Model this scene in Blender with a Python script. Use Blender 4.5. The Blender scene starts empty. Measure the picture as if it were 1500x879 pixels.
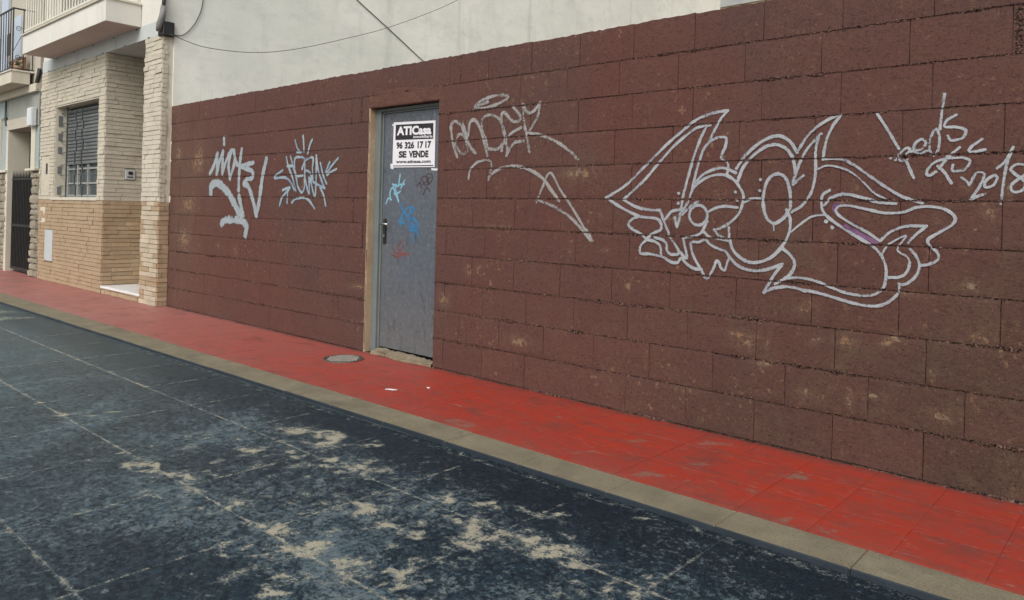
# A painted block wall with graffiti beside a red pavement and a worn blue street.
# World: X along the wall, Y into the wall, Z up, metres.  Wall face at Y = 3.776.
import bpy, bmesh, math, random
import numpy as np
from mathutils import Vector, Matrix

random.seed(7)
rng = np.random.default_rng(7)
sc = bpy.context.scene
COL = sc.collection
R = math.radians
WY = 3.776          # wall face
FY = 3.66           # house facade face

# ------------------------------------------------------------------ camera
cam_d = bpy.data.cameras.new("camera")
cam = bpy.data.objects.new("camera", cam_d)
COL.objects.link(cam)
sc.camera = cam
cam_d.sensor_width = 36.0
cam_d.lens = 26.02
cam_d.shift_y = -0.0832
cam_d.clip_end = 1000
yaw, roll = 0.728223, 0.0257160
fw = Vector((-math.sin(yaw), math.cos(yaw), 0)); rt = Vector((math.cos(yaw), math.sin(yaw), 0)); up = Vector((0, 0, 1))
r2 = math.cos(roll) * rt + math.sin(roll) * up
u2 = -math.sin(roll) * rt + math.cos(roll) * up
M = Matrix((r2, u2, -fw)).transposed().to_4x4()
M.translation = (0, 0, 1.165)
cam.matrix_world = M

# ------------------------------------------------------------------ light
SUN_EL, SUN_AZ = 42.0, 22.0      # direction towards the sun: azimuth from -Y towards +X
w = bpy.data.worlds.new("World"); sc.world = w; w.use_nodes = True
nt = w.node_tree; nt.nodes.clear()
sky = nt.nodes.new("ShaderNodeTexSky"); sky.sky_type = 'NISHITA'; sky.sun_disc = False
sky.sun_elevation = R(SUN_EL); sky.sun_rotation = R(180 - SUN_AZ)
sky.air_density = 1.3; sky.dust_density = 3.0; sky.ozone_density = 1.0
hs = nt.nodes.new("ShaderNodeHueSaturation"); hs.inputs['Saturation'].default_value = 0.35
bgn = nt.nodes.new("ShaderNodeBackground"); bgn.inputs['Strength'].default_value = 0.12
wo = nt.nodes.new("ShaderNodeOutputWorld")
nt.links.new(sky.outputs[0], hs.inputs['Color']); nt.links.new(hs.outputs[0], bgn.inputs['Color']); nt.links.new(bgn.outputs[0], wo.inputs['Surface'])
sd = bpy.data.lights.new("sun", 'SUN'); sd.energy = 1.3; sd.angle = R(35); sd.color = (1.0, 0.96, 0.9)
so = bpy.data.objects.new("sun", sd); COL.objects.link(so)
az, el = R(SUN_AZ), R(SUN_EL)
sdir = Vector((math.sin(az) * math.cos(el), -math.cos(az) * math.cos(el), math.sin(el)))
so.rotation_euler = sdir.to_track_quat('Z', 'Y').to_euler(); so.location = (0, 0, 12)
sc.view_settings.view_transform = 'Standard'; sc.view_settings.look = 'None'
sc.view_settings.exposure = 0.40; sc.view_settings.gamma = 1.0
sc.view_settings.use_curve_mapping = False

# ------------------------------------------------------------------ helpers
def tag(o, label=None, cat=None, group=None, kind=None):
    if label: o['label'] = label
    if cat: o['category'] = cat
    if group: o['group'] = group
    if kind: o['kind'] = kind
    return o

def link(name, me, mat=None, parent=None):
    o = bpy.data.objects.new(name, me)
    COL.objects.link(o)
    if mat is not None and me is not None and not me.materials:
        me.materials.append(mat)
    if parent is not None:
        o.parent = parent
    return o

def empty(name, loc=(0, 0, 0)):
    o = bpy.data.objects.new(name, None); COL.objects.link(o); o.location = loc; o.empty_display_size = .1
    return o

class MB:
    """collects geometry (world coordinates) and builds ONE mesh"""
    def __init__(s): s.v = []; s.f = []
    def add(s, vs, fs):
        b = len(s.v); s.v += [tuple(v) for v in vs]; s.f += [tuple(b + i for i in f) for f in fs]; return s
    def box(s, x0, x1, y0, y1, z0, z1, j=0.0):
        vs = [(x, y, z) for x in (x0, x1) for y in (y0, y1) for z in (z0, z1)]
        if j: vs = [(a + random.uniform(-j, j), b + random.uniform(-j, j), c + random.uniform(-j, j)) for a, b, c in vs]
        return s.add(vs, [(0, 1, 3, 2), (4, 6, 7, 5), (0, 4, 5, 1), (2, 3, 7, 6), (0, 2, 6, 4), (1, 5, 7, 3)])
    def bar(s, p, q, r, n=8):
        p, q = Vector(p), Vector(q); d = (q - p).normalized()
        a = d.orthogonal().normalized(); b = d.cross(a); vs = []
        for e in (p, q):
            for i in range(n):
                t = 2 * math.pi * i / n; vs.append(e + r * (math.cos(t) * a + math.sin(t) * b))
        return s.add(vs, [(i, (i + 1) % n, n + (i + 1) % n, n + i) for i in range(n)] + [tuple(range(n - 1, -1, -1)), tuple(range(n, 2 * n))])
    def tube(s, pts, r, n=8):
        pts = [Vector(p) for p in pts]; vs = []; fs = []
        prev = None
        for i, p in enumerate(pts):
            d = (pts[min(i + 1, len(pts) - 1)] - pts[max(i - 1, 0)]).normalized()
            a = d.orthogonal().normalized() if prev is None else (prev - d * prev.dot(d)).normalized()
            prev = a; b = d.cross(a)
            rr = r(i / (len(pts) - 1)) if callable(r) else r
            for k in range(n):
                t = 2 * math.pi * k / n; vs.append(p + rr * (math.cos(t) * a + math.sin(t) * b))
        for i in range(len(pts) - 1):
            for k in range(n): fs.append((i * n + k, i * n + (k + 1) % n, (i + 1) * n + (k + 1) % n, (i + 1) * n + k))
        fs.append(tuple(range(n - 1, -1, -1))); fs.append(tuple(range((len(pts) - 1) * n, len(pts) * n)))
        return s.add(vs, fs)
    def prism(s, pts, vec):
        """planar polygon pts extruded by vec"""
        n = len(pts); vec = Vector(vec); top = [Vector(p) + vec for p in pts]
        return s.add(list(pts) + top, [tuple(range(n)), tuple(range(2 * n - 1, n - 1, -1))] + [(i, n + i, n + (i + 1) % n, (i + 1) % n) for i in range(n)])
    def build(s, name, mat, parent=None, bevel=0.0, smooth=False, kind=None, label=None, seg=1, origin=None):
        me = bpy.data.meshes.new(name)
        ox = Vector(origin) if origin is not None else Vector((0, 0, 0))
        me.from_pydata([Vector(v) - ox for v in s.v], [], s.f); me.update()
        bm = bmesh.new(); bm.from_mesh(me); bmesh.ops.recalc_face_normals(bm, faces=bm.faces)
        if bevel: bmesh.ops.bevel(bm, geom=list(bm.edges), offset=bevel, segments=seg, affect='EDGES', clamp_overlap=True)
        bm.to_mesh(me); bm.free()
        if smooth: me.polygons.foreach_set('use_smooth', [True] * len(me.polygons))
        me.materials.append(mat)
        o = bpy.data.objects.new(name, me); COL.objects.link(o); o.location = ox
        if parent is not None:
            o.parent = parent; o.matrix_parent_inverse = Matrix.Translation(parent.location).inverted()
        if kind: o['kind'] = kind
        if label: o['label'] = label
        return o

def setp(o, parent):
    o.parent = parent; o.matrix_parent_inverse = Matrix.Translation(parent.location).inverted(); return o

class NT:
    """small node-tree writer"""
    def __init__(s, name):
        s.m = bpy.data.materials.new(name); s.m.use_nodes = True; s.t = s.m.node_tree
        s.p = s.t.nodes['Principled BSDF']; s.out = s.t.nodes['Material Output']
        s.pos = s.n('ShaderNodeNewGeometry').outputs['Position']
    def n(s, k, **a):
        x = s.t.nodes.new(k)
        for q, v in a.items(): setattr(x, q, v)
        return x
    def L(s, a, b):
        if isinstance(a, (int, float)):
            b.default_value = a
        elif isinstance(a, (tuple, list)):
            b.default_value = tuple(a) + ((1,) if len(a) == 3 and len(b.default_value) == 4 else ())
        else: s.t.links.new(a, b)
    def noise(s, sc_, det=4, ro=.55, vec=None, dist=0.0, col=False):
        x = s.n('ShaderNodeTexNoise'); s.L(vec if vec is not None else s.pos, x.inputs['Vector'])
        x.inputs['Scale'].default_value = sc_; x.inputs['Detail'].default_value = det; x.inputs['Roughness'].default_value = ro; x.inputs['Distortion'].default_value = dist
        return x.outputs['Color' if col else 'Fac']
    def vor(s, sc_, vec=None, feat='F1', out='Distance'):
        x = s.n('ShaderNodeTexVoronoi'); x.feature = feat; s.L(vec if vec is not None else s.pos, x.inputs['Vector']); x.inputs['Scale'].default_value = sc_
        return x.outputs[out]
    def map(s, scale=(1, 1, 1), loc=(0, 0, 0), rot=(0, 0, 0), vec=None):
        x = s.n('ShaderNodeMapping'); s.L(vec if vec is not None else s.pos, x.inputs['Vector'])
        x.inputs['Scale'].default_value = scale; x.inputs['Location'].default_value = loc; x.inputs['Rotation'].default_value = rot
        return x.outputs[0]
    def math(s, op, a, b=0.0, c=None, clamp=False):
        x = s.n('ShaderNodeMath'); x.operation = op; x.use_clamp = clamp; s.L(a, x.inputs[0]); s.L(b, x.inputs[1])
        if c is not None: s.L(c, x.inputs[2])
        return x.outputs[0]
    def step(s, v, lo, hi, a=0.0, b=1.0):
        x = s.n('ShaderNodeMapRange'); s.L(v, x.inputs['Value']); s.L(lo, x.inputs['From Min']); s.L(hi, x.inputs['From Max']); s.L(a, x.inputs['To Min']); s.L(b, x.inputs['To Max'])
        return x.outputs['Result']
    def mix(s, f, a, b, mode='MIX'):
        x = s.n('ShaderNodeMix'); x.data_type = 'RGBA'; x.blend_type = mode
        s.L(f, x.inputs[0]); s.L(a, x.inputs[6]); s.L(b, x.inputs[7]); return x.outputs[2]
    def attr(s, name):
        x = s.n('ShaderNodeAttribute'); x.attribute_name = name; return x.outputs['Fac']
    def rnd(s): return s.n('ShaderNodeObjectInfo').outputs['Random']
    def sep(s, vec=None):
        x = s.n('ShaderNodeSeparateXYZ'); s.L(vec if vec is not None else s.pos, x.inputs[0]); return x.outputs
    def bump(s, h, st=.5, d=.01, nrm=None):
        x = s.n('ShaderNodeBump'); s.L(h, x.inputs['Height']); x.inputs['Strength'].default_value = st; x.inputs['Distance'].default_value = d
        if nrm is not None: s.L(nrm, x.inputs['Normal'])
        return x.outputs[0]
    def done(s, col, rough=.8, nrm=None, metal=0.0, spec=.5, alpha=None):
        s.L(col, s.p.inputs['Base Color']); s.L(rough, s.p.inputs['Roughness']); s.L(metal, s.p.inputs['Metallic']); s.L(spec, s.p.inputs['Specular IOR Level'])
        if nrm is not None: s.L(nrm, s.p.inputs['Normal'])
        if alpha is not None: s.L(alpha, s.p.inputs['Alpha'])
        return s.m
# ---- data measured in world metres
GRAFFITI = {
 'moke': [
  (0.0574, [(-7.439,1.89),(-7.436,1.835)]),
  (0.0548, [(-7.731,1.53),(-7.653,1.601),(-7.573,1.735)]),
  (0.0542, [(-7.573,1.735),(-7.573,1.619),(-7.582,1.517)]),
  (0.0539, [(-7.582,1.522),(-7.524,1.646),(-7.455,1.75)]),
  (0.0534, [(-7.455,1.75),(-7.457,1.635),(-7.455,1.525)]),
  (0.0523, [(-7.455,1.525),(-7.387,1.642),(-7.286,1.748),(-7.22,1.75)]),
  (0.0517, [(-7.22,1.75),(-7.204,1.637),(-7.29,1.465)]),
  (0.0525, [(-7.276,1.743),(-7.327,1.612),(-7.291,1.47)]),
  (0.0514, [(-7.218,1.722),(-7.156,1.617),(-7.071,1.583)]),
  (0.051, [(-7.062,1.758),(-7.092,1.634),(-7.104,1.495),(-7.105,1.345)]),
  (0.05, [(-7.044,1.591),(-6.954,1.603),(-6.83,1.616)]),
  (0.0492, [(-7.043,1.577),(-6.915,1.551),(-6.834,1.525),(-6.84,1.468),(-6.955,1.451),(-6.998,1.406)]),
  (0.0622, [(-6.998,1.411),(-6.906,1.373),(-6.811,1.237),(-6.742,1.094)]),
  (0.0608, [(-6.742,1.094),(-6.69,1.256),(-6.649,1.461),(-6.581,1.642)]),
  (0.0641, [(-7.093,1.282),(-7.041,1.171),(-7,1.08)]),
  (0.0896, [(-7.699,1.319),(-7.692,1.387),(-7.573,1.423),(-7.411,1.367),(-7.251,1.267),(-7.133,1.161),(-7.045,1.079)]),
  (0.0851, [(-7.44,0.994),(-7.355,1.034),(-7.164,1.043),(-7.016,1.033),(-6.931,0.98),(-6.945,0.893)]),
 ],
 'crown': [
  (0.0272, [(-6.083,1.804),(-6.05,1.743),(-6.01,1.7)]),
  (0.0267, [(-5.949,1.839),(-5.938,1.768),(-5.93,1.692)]),
  (0.0263, [(-5.8,1.798),(-5.834,1.755),(-5.867,1.674)]),
  (0.0269, [(-6.047,1.693),(-5.972,1.69)]),
  (0.0274, [(-6.223,1.652),(-6.188,1.566),(-6.113,1.462),(-6.046,1.331)]),
  (0.0273, [(-6.153,1.658),(-6.086,1.529),(-6.04,1.444)]),
  (0.0274, [(-6.204,1.566),(-6.11,1.568)]),
  (0.0272, [(-5.962,1.645),(-6.075,1.635),(-6.069,1.512),(-6.022,1.473),(-5.939,1.476)]),
  (0.0266, [(-5.955,1.643),(-5.913,1.617),(-5.954,1.535)]),
  (0.0266, [(-6.04,1.444),(-6.017,1.377),(-5.955,1.322),(-5.912,1.359),(-5.907,1.476),(-5.912,1.6)]),
  (0.0261, [(-5.908,1.613),(-5.785,1.634),(-5.785,1.539),(-5.776,1.441)]),
  (0.0261, [(-5.889,1.521),(-5.822,1.499),(-5.776,1.424),(-5.688,1.387),(-5.588,1.358)]),
  (0.0265, [(-5.908,1.509),(-5.896,1.434),(-5.836,1.31)]),
  (0.0263, [(-5.835,1.454),(-5.826,1.31)]),
  (0.0259, [(-5.817,1.441),(-5.74,1.285),(-5.724,1.391),(-5.728,1.652)]),
  (0.0258, [(-5.728,1.652),(-5.694,1.521),(-5.603,1.374)]),
  (0.0255, [(-5.661,1.581),(-5.614,1.471),(-5.56,1.398)]),
  (0.0253, [(-5.522,1.585),(-5.574,1.502),(-5.552,1.474)]),
  (0.025, [(-5.395,1.617),(-5.494,1.549),(-5.566,1.49)]),
  (0.025, [(-5.418,1.523),(-5.498,1.499),(-5.559,1.476)]),
  (0.0279, [(-6.281,1.529),(-6.411,1.479),(-6.406,1.456),(-6.246,1.462),(-6.15,1.424),(-6.069,1.343)]),
  (0.0275, [(-6.321,1.197),(-6.277,1.275),(-6.147,1.365),(-6.272,1.342)]),
  (0.0277, [(-6.185,1.344),(-6.191,1.224)]),
  (0.0267, [(-6.11,1.225),(-6.05,1.257),(-5.93,1.272),(-5.826,1.248),(-5.736,1.175)]),
  (0.0254, [(-5.659,1.366),(-5.599,1.294),(-5.564,1.205)]),
 ],
 'door_cyan': [
  (0.0155, [(-4.844,1.231),(-4.817,1.276),(-4.779,1.263)]),
  (0.0154, [(-4.784,1.263),(-4.797,1.319),(-4.761,1.361),(-4.685,1.249)]),
  (0.0153, [(-4.759,1.361),(-4.719,1.388),(-4.742,1.312)]),
  (0.0151, [(-4.724,1.302),(-4.667,1.332)]),
  (0.0151, [(-4.69,1.374),(-4.673,1.471)]),
  (0.015, [(-4.658,1.36),(-4.617,1.422)]),
  (0.015, [(-4.68,1.385),(-4.62,1.39)]),
  (0.0152, [(-4.717,1.333),(-4.685,1.249)]),
  (0.0152, [(-4.767,1.389),(-4.69,1.374)]),
 ],
 'door_black': [
  (0.0119, [(-4.47,1.373),(-4.426,1.399),(-4.408,1.352)]),
  (0.0117, [(-4.408,1.352),(-4.426,1.413),(-4.391,1.446),(-4.341,1.439),(-4.329,1.392),(-4.369,1.379),(-4.4,1.419)]),
  (0.0116, [(-4.329,1.385),(-4.352,1.459),(-4.302,1.467),(-4.287,1.425),(-4.333,1.385)]),
  (0.0117, [(-4.39,1.302),(-4.348,1.359),(-4.307,1.332)]),
  (0.0117, [(-4.393,1.386),(-4.311,1.438)]),
  (0.0117, [(-4.344,1.508),(-4.33,1.502)]),
 ],
 'door_blue': [
  (0.015, [(-4.621,1.243),(-4.656,1.208),(-4.618,1.167),(-4.638,1.132)]),
  (0.0148, [(-4.587,1.188),(-4.546,1.203),(-4.539,1.148),(-4.589,1.133),(-4.591,1.188)]),
  (0.0148, [(-4.529,1.203),(-4.487,1.19),(-4.527,1.158),(-4.521,1.21)]),
  (0.0151, [(-4.685,1.09),(-4.604,1.071),(-4.648,1.125),(-4.656,1.053)]),
  (0.0146, [(-4.573,1.106),(-4.511,1.115),(-4.458,1.075),(-4.519,1.053),(-4.553,1.114)]),
  (0.0146, [(-4.509,1.06),(-4.539,1.018),(-4.478,1.048),(-4.435,1.002)]),
  (0.0145, [(-4.501,1.128),(-4.437,1.069),(-4.487,1.02)]),
  (0.0148, [(-4.607,1.167),(-4.543,1.127)]),
  (0.0148, [(-4.553,1.114),(-4.55,1.045),(-4.497,1.006)]),
  (0.012, [(-4.499,1.087),(-4.474,1.028),(-4.494,0.953),(-4.477,0.924)]),
  (0.0119, [(-4.453,1.044),(-4.435,0.985),(-4.416,0.971)]),
  (0.0119, [(-4.508,1.027),(-4.44,1.007)]),
 ],
 'door_red': [
  (0.011, [(-4.753,0.882),(-4.721,0.838),(-4.673,0.825),(-4.603,0.836)]),
  (0.011, [(-4.638,0.935),(-4.674,0.863),(-4.661,0.826)]),
  (0.011, [(-4.606,0.896),(-4.65,0.844)]),
  (0.011, [(-4.768,0.82),(-4.684,0.802),(-4.58,0.838)]),
  (0.0108, [(-4.685,0.832),(-4.568,0.823),(-4.535,0.84)]),
  (0.011, [(-4.685,0.824),(-4.676,0.787)]),
  (0.0108, [(-4.596,0.829),(-4.579,0.797)]),
 ],
 'door_scribble': [
  (0.007, [(-4.791,1.873),(-4.789,1.933),(-4.743,1.888),(-4.72,1.945)]),
  (0.0069, [(-4.711,1.9),(-4.691,1.94),(-4.658,1.906),(-4.701,1.899)]),
  (0.0068, [(-4.653,1.899),(-4.638,1.939),(-4.605,1.907),(-4.579,1.941),(-4.563,1.896)]),
  (0.0068, [(-4.522,1.931),(-4.557,1.917),(-4.548,1.895),(-4.511,1.895)]),
  (0.0067, [(-4.549,1.914),(-4.52,1.915)]),
  (0.0066, [(-4.498,1.892),(-4.496,1.932),(-4.446,1.926),(-4.437,1.896),(-4.49,1.888)]),
 ],
 'andek': [
  (0.0274, [(-3.746,1.931),(-3.695,1.968),(-3.573,1.994),(-3.462,1.992),(-3.432,1.973),(-3.47,1.952),(-3.552,1.929),(-3.664,1.916),(-3.746,1.931)]),
  (0.0288, [(-3.733,1.941),(-3.694,1.943),(-3.624,1.957)]),
  (0.0301, [(-3.919,1.581),(-3.971,1.704),(-3.99,1.813),(-3.939,1.839),(-3.866,1.784),(-3.791,1.654),(-3.731,1.602)]),
  (0.0294, [(-3.943,1.66),(-3.915,1.737),(-3.858,1.734),(-3.822,1.669),(-3.81,1.619),(-3.869,1.6),(-3.928,1.653)]),
  (0.029, [(-3.867,1.816),(-3.814,1.725),(-3.793,1.822),(-3.739,1.833),(-3.674,1.745),(-3.611,1.578)]),
  (0.0278, [(-3.611,1.578),(-3.622,1.674),(-3.669,1.773),(-3.666,1.842),(-3.596,1.864),(-3.511,1.831),(-3.457,1.747),(-3.448,1.679),(-3.513,1.622),(-3.601,1.625)]),
  (0.0275, [(-3.476,1.607),(-3.468,1.64),(-3.442,1.679),(-3.473,1.775),(-3.485,1.856),(-3.454,1.868),(-3.384,1.809),(-3.322,1.805),(-3.318,1.845),(-3.378,1.902)]),
  (0.0274, [(-3.303,1.758),(-3.39,1.723),(-3.437,1.679),(-3.422,1.618),(-3.429,1.574)]),
  (0.0269, [(-3.429,1.574),(-3.361,1.655),(-3.273,1.664)]),
  (0.0264, [(-3.291,1.915),(-3.278,1.802),(-3.249,1.696),(-3.223,1.59)]),
  (0.0261, [(-3.29,1.911),(-3.245,1.855),(-3.194,1.862),(-3.137,1.912)]),
  (0.0259, [(-3.141,1.909),(-3.159,1.821),(-3.249,1.706)]),
  (0.025, [(-3.241,1.719),(-3.122,1.696),(-2.989,1.645),(-2.877,1.577),(-2.818,1.526)]),
  (0.0226, [(-3.793,1.418),(-3.775,1.485),(-3.699,1.536),(-3.594,1.543),(-3.57,1.508),(-3.593,1.406)]),
  (0.0198, [(-3.149,1.252),(-3.102,1.349),(-3.039,1.446),(-2.947,1.329),(-2.85,1.218),(-2.7,1.023)]),
  (0.0274, [(-3.59,1.426),(-3.517,1.473),(-3.391,1.497),(-3.25,1.48),(-3.113,1.419),(-3.028,1.336),(-2.961,1.264)]),
  (0.0254, [(-3.154,1.272),(-3.008,1.228),(-2.879,1.167),(-2.792,1.102),(-2.7,1.02)]),
  (0.0351, [(-2.739,1.079),(-2.692,1.02)]),
 ],
 'piece': [
  (0.0188, [(-2.596,1.284),(-2.46,1.357),(-2.348,1.45),(-2.187,1.589),(-2.084,1.666),(-2.001,1.722),(-1.919,1.75),(-1.822,1.763)]),
  (0.0182, [(-1.814,1.762),(-1.861,1.706),(-1.922,1.596),(-1.954,1.548),(-1.992,1.431),(-2.015,1.324)]),
  (0.019, [(-2.467,1.275),(-2.327,1.389),(-2.221,1.499),(-2.117,1.597),(-1.999,1.676),(-1.913,1.69)]),
  (0.0198, [(-2.467,1.275),(-2.389,1.235),(-2.304,1.216),(-2.214,1.213)]),
  (0.0193, [(-2.214,1.213),(-2.188,1.15),(-2.155,1.084)]),
  (0.0186, [(-1.937,1.68),(-1.965,1.628),(-2.004,1.531),(-2.042,1.401),(-2.073,1.277),(-2.084,1.192),(-2.103,1.121)]),
  (0.0189, [(-2.103,1.121),(-2.118,1.172)]),
  (0.0194, [(-2.591,1.285),(-2.515,1.242),(-2.436,1.206),(-2.349,1.175),(-2.229,1.161),(-2.205,1.106),(-2.263,1.076),(-2.303,1.043)]),
  (0.0202, [(-2.349,1.175),(-2.405,1.157),(-2.428,1.124),(-2.394,1.096),(-2.337,1.07),(-2.303,1.043)]),
  (0.019, [(-2.184,1.158),(-2.141,1.206),(-2.089,1.219)]),
  (0.0174, [(-2.088,1.192),(-2.038,1.262),(-2.007,1.339),(-1.941,1.392),(-1.877,1.412),(-1.82,1.411),(-1.765,1.382),(-1.725,1.33),(-1.71,1.286),(-1.729,1.213),(-1.774,1.161),(-1.836,1.122),(-1.875,1.113)]),
  (0.0175, [(-1.875,1.113),(-1.843,1.08),(-1.791,1.068),(-1.789,1.127)]),
  (0.018, [(-1.999,1.37),(-1.95,1.415),(-1.894,1.44),(-1.829,1.449),(-1.758,1.423)]),
  (0.0177, [(-1.938,1.574),(-1.906,1.603),(-1.858,1.619),(-1.818,1.612),(-1.821,1.569),(-1.843,1.518),(-1.84,1.495),(-1.807,1.479),(-1.802,1.442),(-1.809,1.412)]),
  (0.0185, [(-1.918,1.191),(-1.924,1.163),(-1.944,1.143),(-1.971,1.134),(-1.999,1.141),(-2.02,1.161),(-2.028,1.189),(-2.021,1.217),(-2.001,1.238),(-1.974,1.246),(-1.946,1.239),(-1.926,1.219),(-1.918,1.191)]),
  (0.0185, [(-1.967,1.274),(-2.025,1.235),(-2.071,1.192)]),
  (0.0176, [(-1.912,1.21),(-1.864,1.233),(-1.808,1.241),(-1.745,1.235)]),
  (0.0184, [(-1.918,1.157),(-1.95,1.095),(-1.999,1.071),(-2.063,1.059)]),
  (0.0177, [(-1.933,1.096),(-1.9,1.071),(-1.835,1.061),(-1.791,1.056)]),
  (0.017, [(-1.711,1.261),(-1.67,1.281),(-1.606,1.283)]),
  (0.0192, [(-1.747,1.375),(-1.713,1.455),(-1.654,1.518),(-1.588,1.559),(-1.53,1.562),(-1.479,1.533),(-1.45,1.483),(-1.438,1.42),(-1.447,1.357)]),
  (0.0195, [(-1.755,1.445),(-1.706,1.513),(-1.64,1.569),(-1.574,1.603),(-1.517,1.607),(-1.466,1.575),(-1.431,1.521)]),
  (0.0193, [(-1.526,1.413),(-1.483,1.386),(-1.462,1.316),(-1.46,1.238),(-1.492,1.185),(-1.541,1.156),(-1.582,1.187),(-1.602,1.265),(-1.593,1.344),(-1.569,1.394),(-1.526,1.413)]),
  (0.0079, [(-1.544,1.152),(-1.54,1.12)]),
  (0.0161, [(-1.478,1.228),(-1.458,1.183),(-1.458,1.126),(-1.474,1.07)]),
  (0.0169, [(-1.428,1.524),(-1.383,1.597),(-1.323,1.652),(-1.263,1.685),(-1.218,1.697)]),
  (0.0167, [(-1.219,1.696),(-1.262,1.637),(-1.29,1.562),(-1.301,1.481)]),
  (0.0158, [(-1.301,1.483),(-1.214,1.478),(-1.156,1.45),(-1.084,1.396),(-1.014,1.344),(-0.932,1.293),(-0.854,1.268)]),
  (0.0173, [(-1.314,1.609),(-1.381,1.534),(-1.425,1.441),(-1.447,1.356)]),
  (0.0172, [(-1.447,1.356),(-1.397,1.401)]),
  (0.017, [(-1.323,1.602),(-1.338,1.525),(-1.336,1.416),(-1.352,1.322),(-1.397,1.252),(-1.451,1.215)]),
  (0.0162, [(-1.266,1.326),(-1.3,1.299),(-1.297,1.229),(-1.258,1.184),(-1.184,1.133),(-1.111,1.09),(-1.055,1.056),(-1.02,1.017)]),
  (0.0116, [(-1.328,1.431),(-1.28,1.449),(-1.213,1.436),(-1.154,1.405),(-1.104,1.359),(-1.061,1.314),(-1.009,1.286)]),
  (0.0122, [(-1.449,1.116),(-1.402,1.157),(-1.349,1.194),(-1.281,1.207)]),
  (0.0109, [(-1.02,1.024),(-0.994,1.066),(-0.954,1.097),(-0.916,1.114),(-0.95,1.061),(-0.945,1.038),(-0.91,1.018),(-0.898,0.991)]),
  (0.0178, [(-1.288,1.253),(-1.254,1.291),(-1.188,1.307),(-1.116,1.292),(-1.039,1.27),(-0.965,1.263)]),
  (0.0146, [(-1.028,1.086),(-1.091,1.128),(-1.17,1.171),(-1.229,1.215),(-1.223,1.246),(-1.179,1.252),(-1.094,1.236),(-1.011,1.219),(-0.931,1.224),(-0.879,1.246),(-0.816,1.251),(-0.76,1.239),(-0.722,1.207),(-0.728,1.175),(-0.776,1.139),(-0.825,1.102),(-0.818,1.074),(-0.787,1.044),(-0.784,1.013),(-0.816,0.991),(-0.857,0.98)]),
  (0.015, [(-1.028,1.086),(-0.982,1.132),(-0.916,1.159),(-0.834,1.162)]),
  (0.0148, [(-0.834,1.162),(-0.883,1.114),(-0.908,1.07),(-0.874,1.025),(-0.859,0.98),(-0.872,0.932),(-0.91,0.893),(-0.941,0.887)]),
  (0.0159, [(-1.02,1.02),(-1.001,0.97),(-0.998,0.919),(-1.009,0.867),(-1.049,0.83),(-1.112,0.821),(-1.183,0.829),(-1.257,0.852),(-1.326,0.875),(-1.395,0.883),(-1.475,0.877)]),
  (0.0151, [(-0.898,0.992),(-0.908,0.951),(-0.937,0.923),(-0.99,0.916)]),
  (0.0161, [(-0.941,0.89),(-0.942,0.851),(-0.974,0.811),(-1.021,0.781),(-1.083,0.775),(-1.154,0.783),(-1.227,0.799),(-1.317,0.817),(-1.394,0.826),(-1.441,0.832)]),
  (0.019, [(-2.303,1.036),(-2.339,1.002),(-2.338,0.958),(-2.278,0.957),(-2.195,0.945),(-2.132,0.918),(-2.089,0.92),(-2.072,0.945),(-2.028,0.909),(-1.977,0.889),(-1.944,0.89)]),
  (0.0193, [(-2.298,1.04),(-2.243,1.03),(-2.206,1.004),(-2.2,0.951)]),
  (0.019, [(-2.244,1.056),(-2.189,1.041),(-2.166,1.018),(-2.161,0.979),(-2.125,0.961),(-2.086,0.973),(-2.1,1.005),(-2.155,1.073)]),
  (0.0186, [(-2.091,0.99),(-2.036,0.947),(-2.058,1.046)]),
  (0.0179, [(-1.932,1.055),(-1.965,1.039),(-2.011,1.033),(-1.996,0.964),(-1.944,0.884),(-1.91,0.839),(-1.874,0.896),(-1.855,0.941),(-1.838,0.932),(-1.829,0.907),(-1.806,0.893),(-1.795,0.927),(-1.781,0.962)]),
  (0.0177, [(-1.781,0.965),(-1.801,0.994),(-1.841,1.007),(-1.89,1.027),(-1.92,1.052)]),
  (0.0196, [(-1.783,1.065),(-1.762,1.007),(-1.715,0.965),(-1.661,0.945),(-1.601,0.954),(-1.551,0.979),(-1.509,1.02),(-1.474,1.071)]),
  (0.0197, [(-1.781,0.969),(-1.737,0.927),(-1.675,0.906),(-1.615,0.905),(-1.549,0.922),(-1.492,0.947)]),
  (0.0187, [(-1.491,1.028),(-1.444,0.988),(-1.428,0.947),(-1.456,0.89),(-1.526,0.843)]),
  (0.0193, [(-1.492,0.945),(-1.534,0.887),(-1.585,0.793)]),
  (0.019, [(-1.585,0.793),(-1.539,0.818),(-1.475,0.832),(-1.419,0.83),(-1.371,0.82)]),
  (0.0197, [(-2.098,1.312),(-2.095,1.311)]),
  (0.0197, [(-2.098,1.255),(-2.096,1.254)]),
  (0.0181, [(-1.757,1.319),(-1.755,1.318)]),
  (0.0181, [(-1.746,1.275),(-1.744,1.274)]),
  (0.0175, [(-1.62,1.384),(-1.618,1.383)]),
  (0.0175, [(-1.622,1.326),(-1.62,1.325)]),
  (0.02, [(-1.279,1.172),(-1.277,1.171)]),
  (0.0198, [(-1.248,1.144),(-1.247,1.143)]),
 ],
 'purple': [
  (0.0271, [(-1.184,1.152),(-1.119,1.114),(-1.045,1.077)]),
  (0.0181, [(-1.223,1.265),(-1.245,1.246),(-1.246,1.226)]),
 ],
 'led': [
  (0.0148, [(-1.055,1.69),(-1.006,1.607),(-0.958,1.521)]),
  (0.0143, [(-0.925,1.462),(-0.892,1.384)]),
  (0.0148, [(-0.993,1.478),(-0.992,1.477)]),
  (0.0145, [(-0.971,1.468),(-0.957,1.492),(-0.928,1.52),(-0.91,1.517),(-0.927,1.491),(-0.957,1.485),(-0.95,1.463),(-0.92,1.469)]),
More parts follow.
